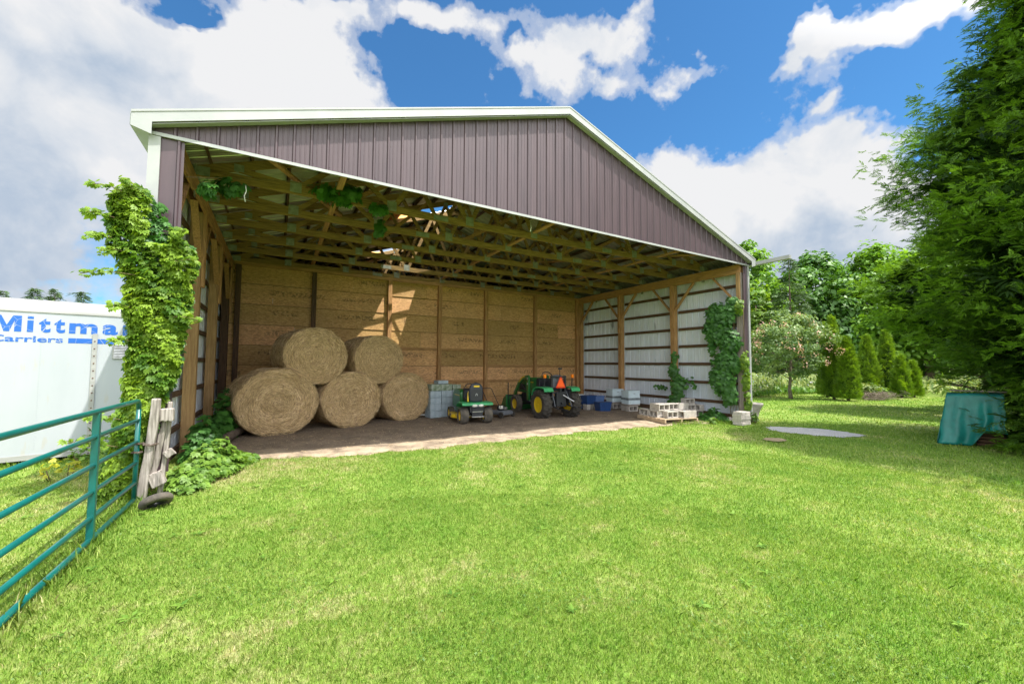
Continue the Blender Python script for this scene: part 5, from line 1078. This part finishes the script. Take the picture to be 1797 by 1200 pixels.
# clipped arborvitae columns
GA = 'columnar evergreens at the end of the lawn'
def arbor(label, loc, h, r, seed, n=1500):
    t = thing('columnar_evergreen', label, 'evergreen', (loc[0], loc[1], 0), 0, GA); g2 = np.random.default_rng(seed)
    MB().tube([(0, 0, -.05), (0, 0, h*.6), (0, 0, h*.93)], [.07, .04, .01], 8).build('trunk', 'bark', t)
    z = g2.uniform(.03, 1, n); a = g2.uniform(0, 2*np.pi, n); rr_ = r*.96*np.clip(1-z**1.5, 0, 1)**.8*np.where(z < .08, .75+z*3, 1)*(1+.10*np.sin(a*5+z*9+seed))
    C = np.stack([rr_*np.cos(a)*.93, rr_*np.sin(a)*.93, z*h], 1); dirs = np.stack([np.cos(a)*.5, np.sin(a)*.5, np.full(n, .95)], 1)+g2.normal(0, .25, (n, 3)); tone = np.clip(.5+.3*np.sin(a*3+z*11)+g2.normal(0, .2, n), 0, 1)
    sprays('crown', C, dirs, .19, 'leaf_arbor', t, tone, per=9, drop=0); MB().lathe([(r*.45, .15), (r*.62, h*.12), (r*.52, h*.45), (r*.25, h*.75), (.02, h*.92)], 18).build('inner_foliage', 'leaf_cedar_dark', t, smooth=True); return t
arbor('tallest columnar evergreen, second from the left of the row', (25.36, 2.7), 4.0, .50, 21, 2600); arbor('columnar evergreen standing in front of the tallest one', (25.03, 2.0), 2.95, .50, 22, 2200)
arbor('narrow columnar evergreen behind at the left end of the row', (26.76, 3.55), 3.9, .42, 23, 1800); arbor('pointed columnar evergreen standing alone in the middle of the row', (30.5, 3.09), 3.3, .62, 24, 2400)
arbor('dark columnar evergreen under the cedar boughs, right of the middle', (31.6, 2.57), 3.6, .60, 25, 2000); arbor('shorter rounded columnar evergreen in front at the right of the row', (30.12, 1.55), 2.15, .40, 26, 1600)
arbor('slim columnar evergreen at the right end of the row', (31.02, 1.33), 1.85, .34, 27, 1400)
# flowering tree
ft = broadleaf('flowering_tree', 'small round tree with pink blossom and a slim trunk on the lawn', (23.9, 3.95), [(1.1, .5), (1.5, 1.5), (2.3, 1.95), (3.2, 1.75), (3.9, 1.0), (4.35, .3)], 170, .28, 70, .11, 'leaf_flowertree', 'bark_pale', .085, 31, jitter=.15, trunk_top=.75)
C = crown_centres([(1.7, 1.6), (2.3, 2.0), (3.2, 1.85), (3.9, 1.15), (4.4, .4)], 50, (0, 0), .9, 33, .12); P, d, idx = clumps(C, .17, 20, 1.3); v, f = leaves(P, d+np.array([0, 0, .3]), .06, .8); bulk('blossom', v, f, 'blossom', rep(rng.uniform(0, 1, len(P)), 4), parent=ft)
# shrubs and brush round the evergreens
GS = 'low shrubs round the columnar evergreens'
def shrub(name, label, loc, r, h, n, m, size, cat='shrub', group=GS):
    t = thing(name, label, cat, (loc[0], loc[1], 0), 0, group); C = crown_centres([(.08, r*.8), (h*.5, r), (h*.9, r*.55)], max(10, n//40), (0, 0), .3, int(loc[0]*10)); P, d, idx = clumps(C, r*.3, 40)
    v, f = leaves(P, d*.6+np.array([0, -.1, .7]), size, .6); bulk('leaves', v, f, m, rep(np.clip(rng.normal(.5, .3, len(P)), 0, 1), 4), parent=t)
    stem_obj([[(0, 0, 0), (random.uniform(-.5, .5)*r, random.uniform(-.5, .5)*r, h*.7)] for _ in range(8)], [.012]*8, 'bark', t, 'stems'); return t
shrub('garden_shrub', 'pale green low shrub between the two left evergreen clumps', (27.3, 2.2), .75, .75, 900, 'leaf_bed', .12); shrub('garden_shrub', 'yellow-green low shrub before the middle evergreen', (28.2, 1.95), .6, .62, 700, 'leaf_lime', .12)
shrub('garden_shrub', 'dark low shrub at the foot of the dark evergreen', (31.6, 2.3), .7, .7, 700, 'leaf_maple_dark', .13)
bp_ = thing('brush_pile', 'pile of dry brown branches before the low shrubs', 'brush pile', (27.0, 1.6, 0)); mb = MB()
for k in range(190):
    a = random.uniform(0, 6.28); p = Vector((random.gauss(0, .5), random.gauss(0, .3), random.uniform(.03, .35))); mb.tube([p, p+Vector((math.cos(a)*.25, math.sin(a)*.25, random.uniform(-.05, .12))), p+Vector((math.cos(a)*.55, math.sin(a)*.5, random.uniform(-.1, .15)))], [.012, .009, .004], 4)
mb.build('branches', 'bark_pale', bp_)
# garden bed: perennials, taller growth and flowers
def bedstuff(name, label, n, x0, x1, y0, y1, h, m, size, base=.0):
    x = rng.uniform(x0, x1, n); y = rng.uniform(y0, y1, n); hh = h*(.6+.4*np.sin(x*1.1+y*.7)*np.sin(y*1.3))*rng.uniform(.3, 1, n)**.6; P = np.stack([x, y, base+hh], 1); v, f = leaves(P, np.tile([-.2, -.4, .7], (n, 1))+rng.normal(0, .45, (n, 3)), size, .3, tip=np.tile([0, 0, 1.], (n, 1))+rng.normal(0, .5, (n, 3)))
    return bulk(name, v, f, m, rep(rng.uniform(0, 1, n), 4), kind='stuff', label=label)
bedstuff('bed_foliage', 'pale green perennials filling the garden bed behind the barn', 26000, 19, 44, 5.3, 14, 1.15, 'leaf_bed', .28); bedstuff('bed_leaves', 'dark green leaves along the front of the garden bed', 5200, 20, 44, 5.0, 6.3, .6, 'leaf_maple', .2)
bedstuff('bed_flowers', 'small mauve and white flowers in the garden bed', 1500, 20, 42, 5.4, 11, 1.25, 'flower_blue', .11); bedstuff('meadow_growth', 'rough pale growth beyond the evergreens', 26000, 33, 62, -2, 14, .9, 'leaf_bed', .38)
bedstuff('meadow_bushes', 'bright green undergrowth at the end of the grass drive', 9000, 46, 60, -6, 12, 2.6, 'leaf_lime', .45)
# trees beyond
GT = 'trees beyond the garden'
def pr_(z0, z1, r, k=.5): return [(z0, r*.55), (z0+(z1-z0)*.25, r*.95), (z0+(z1-z0)*k, r), (z0+(z1-z0)*.8, r*.72), (z1, r*.15)]
broadleaf('leafy_tree', 'bright green leafy tree rising just right of the barn roof', (47.5, 19.5), pr_(1.5, 15.8, 4.6), 190, .95, 75, .42, 'leaf_maple', seed=41, r0=.35, group=GT)
broadleaf('leafy_tree', 'lighter leafy tree with gaps against the barn corner', (42.5, 15.8), pr_(.8, 9.5, 3.0), 120, .8, 65, .38, 'leaf_lime', seed=42, r0=.25, group=GT)
broadleaf('maple_tree', 'large rounded dark maple in the middle distance', (54.5, 15.6), pr_(1.0, 13.9, 5.2), 230, 1.1, 80, .48, 'leaf_maple_dark', seed=43, r0=.4, group=GT)
broadleaf('maple_tree', 'bright green maple right of the dark one, partly behind the cedars', (58, 11.2), pr_(1.0, 14.6, 4.4), 200, 1.05, 75, .48, 'leaf_maple', seed=44, r0=.4, group=GT)
broadleaf('leafy_tree', 'leafy tree behind the smaller cedar', (45, 4.2), pr_(1.0, 9.5, 3.5), 140, .9, 70, .42, 'leaf_maple', seed=45, r0=.3, group=GT)
broadleaf('leafy_tree', 'dark leafy tree at the far end of the grass drive', (64, 3), pr_(.6, 11, 5), 170, 1.1, 70, .5, 'leaf_maple_dark', seed=46, r0=.35, group=GT)
broadleaf('leafy_tree', 'dark leafy tree left of the rounded maple behind the blossom tree', (56, 22), pr_(.6, 10.5, 4.6), 160, 1.1, 70, .5, 'leaf_maple_dark', seed=47, r0=.35, group=GT)
broadleaf('leafy_tree', 'leafy tree standing behind the huge cedar', (40, -8), pr_(.6, 12, 4.6), 150, 1.1, 70, .5, 'leaf_maple', seed=48, r0=.35, group=GT)
# spruces
def spruce(name, label, loc, h, r, seed, whorls=24, m='leaf_spruce', group=None):
    t = thing(name, label, 'spruce', (loc[0], loc[1], 0), 0, group); MB().tube([(0, 0, -.1), (0, 0, h*.5), (0, 0, h)], [r*.07, r*.04, .01], 8).build('trunk', 'bark', t); Cs = []; Ds = []
    g2 = np.random.default_rng(seed)
    for w in range(whorls):
        q = w/(whorls-1); z = h*(.07+.92*q); rr_ = r*(1-q)**.85+.08
        for k in range(9 if q < .7 else 6):
            a = g2.uniform(0, 2*np.pi); L = rr_*g2.uniform(.65, 1.12); ns = max(3, int(L*6))
            for s in np.linspace(.25, 1, ns): Cs.append((math.cos(a)*L*s, math.sin(a)*L*s, z-.22*L*s+.16*L*s*s)); Ds.append((math.cos(a)+g2.normal(0, .35), math.sin(a)+g2.normal(0, .35), -.12))
    Cs = np.array(Cs); Ds = np.array(Ds); sprays('crown', Cs, Ds, .07*h**.5*2.1, m, t, np.clip(g2.normal(.5, .25, len(Cs)), 0, 1), per=7, drop=.35); return t
spruce('spruce_tree', 'tall pointed spruce between the leafy tree and the maple', (41.1, 12.0), 11.3, 2.9, 51, 34)
for i, (u_, v_, z_, hh) in enumerate([(62, 506, 38, 0), (97, 507, 40, 0), (147, 512, 42, 0), (6, 510, 43, 0)]):
    d = fw+rt2*((u_-898.5)/709.47)+up2*(-(v_-601.4)/709.47); P_ = CAM+d*z_
    spruce('spruce_tree', ['first spruce top from the left showing over the trailer roof' if i == 3 else ['second spruce top from the left over the trailer roof', 'third and bushiest spruce top over the trailer roof', 'rightmost spruce top over the trailer roof, nearest the vine'][i]][0], (P_.x, P_.y), P_.z, 1.7, 60+i, 44, group='spruce tops behind the trailer')
# wood on the horizon, all round
n = 34000; a = rng.uniform(0, 2*np.pi, n); rad = rng.uniform(95, 150, n); x = rad*np.sin(a); y = rad*np.cos(a); hh = 5.5+2.0*np.sin(a*9)+1.5*np.sin(a*31+1)+rng.normal(0, .8, n); z = np.maximum(.3, hh*rng.uniform(0, 1, n)**.6)
k = ~((a > R(290)) & (a < R(345))) | (z < 4.2); P = np.stack([x, y, z], 1)[k]; v, f = leaves(P, unit(np.stack([-P[:, 0], -P[:, 1], np.full(len(P), 60.)], 1))+rng.normal(0, .4, P.shape), 2.0, .7); bulk('far_woods', v, f, 'leaf_maple_dark', rep(rng.uniform(0, 1, len(P)), 4), kind='stuff', label='distant wood along the horizon')
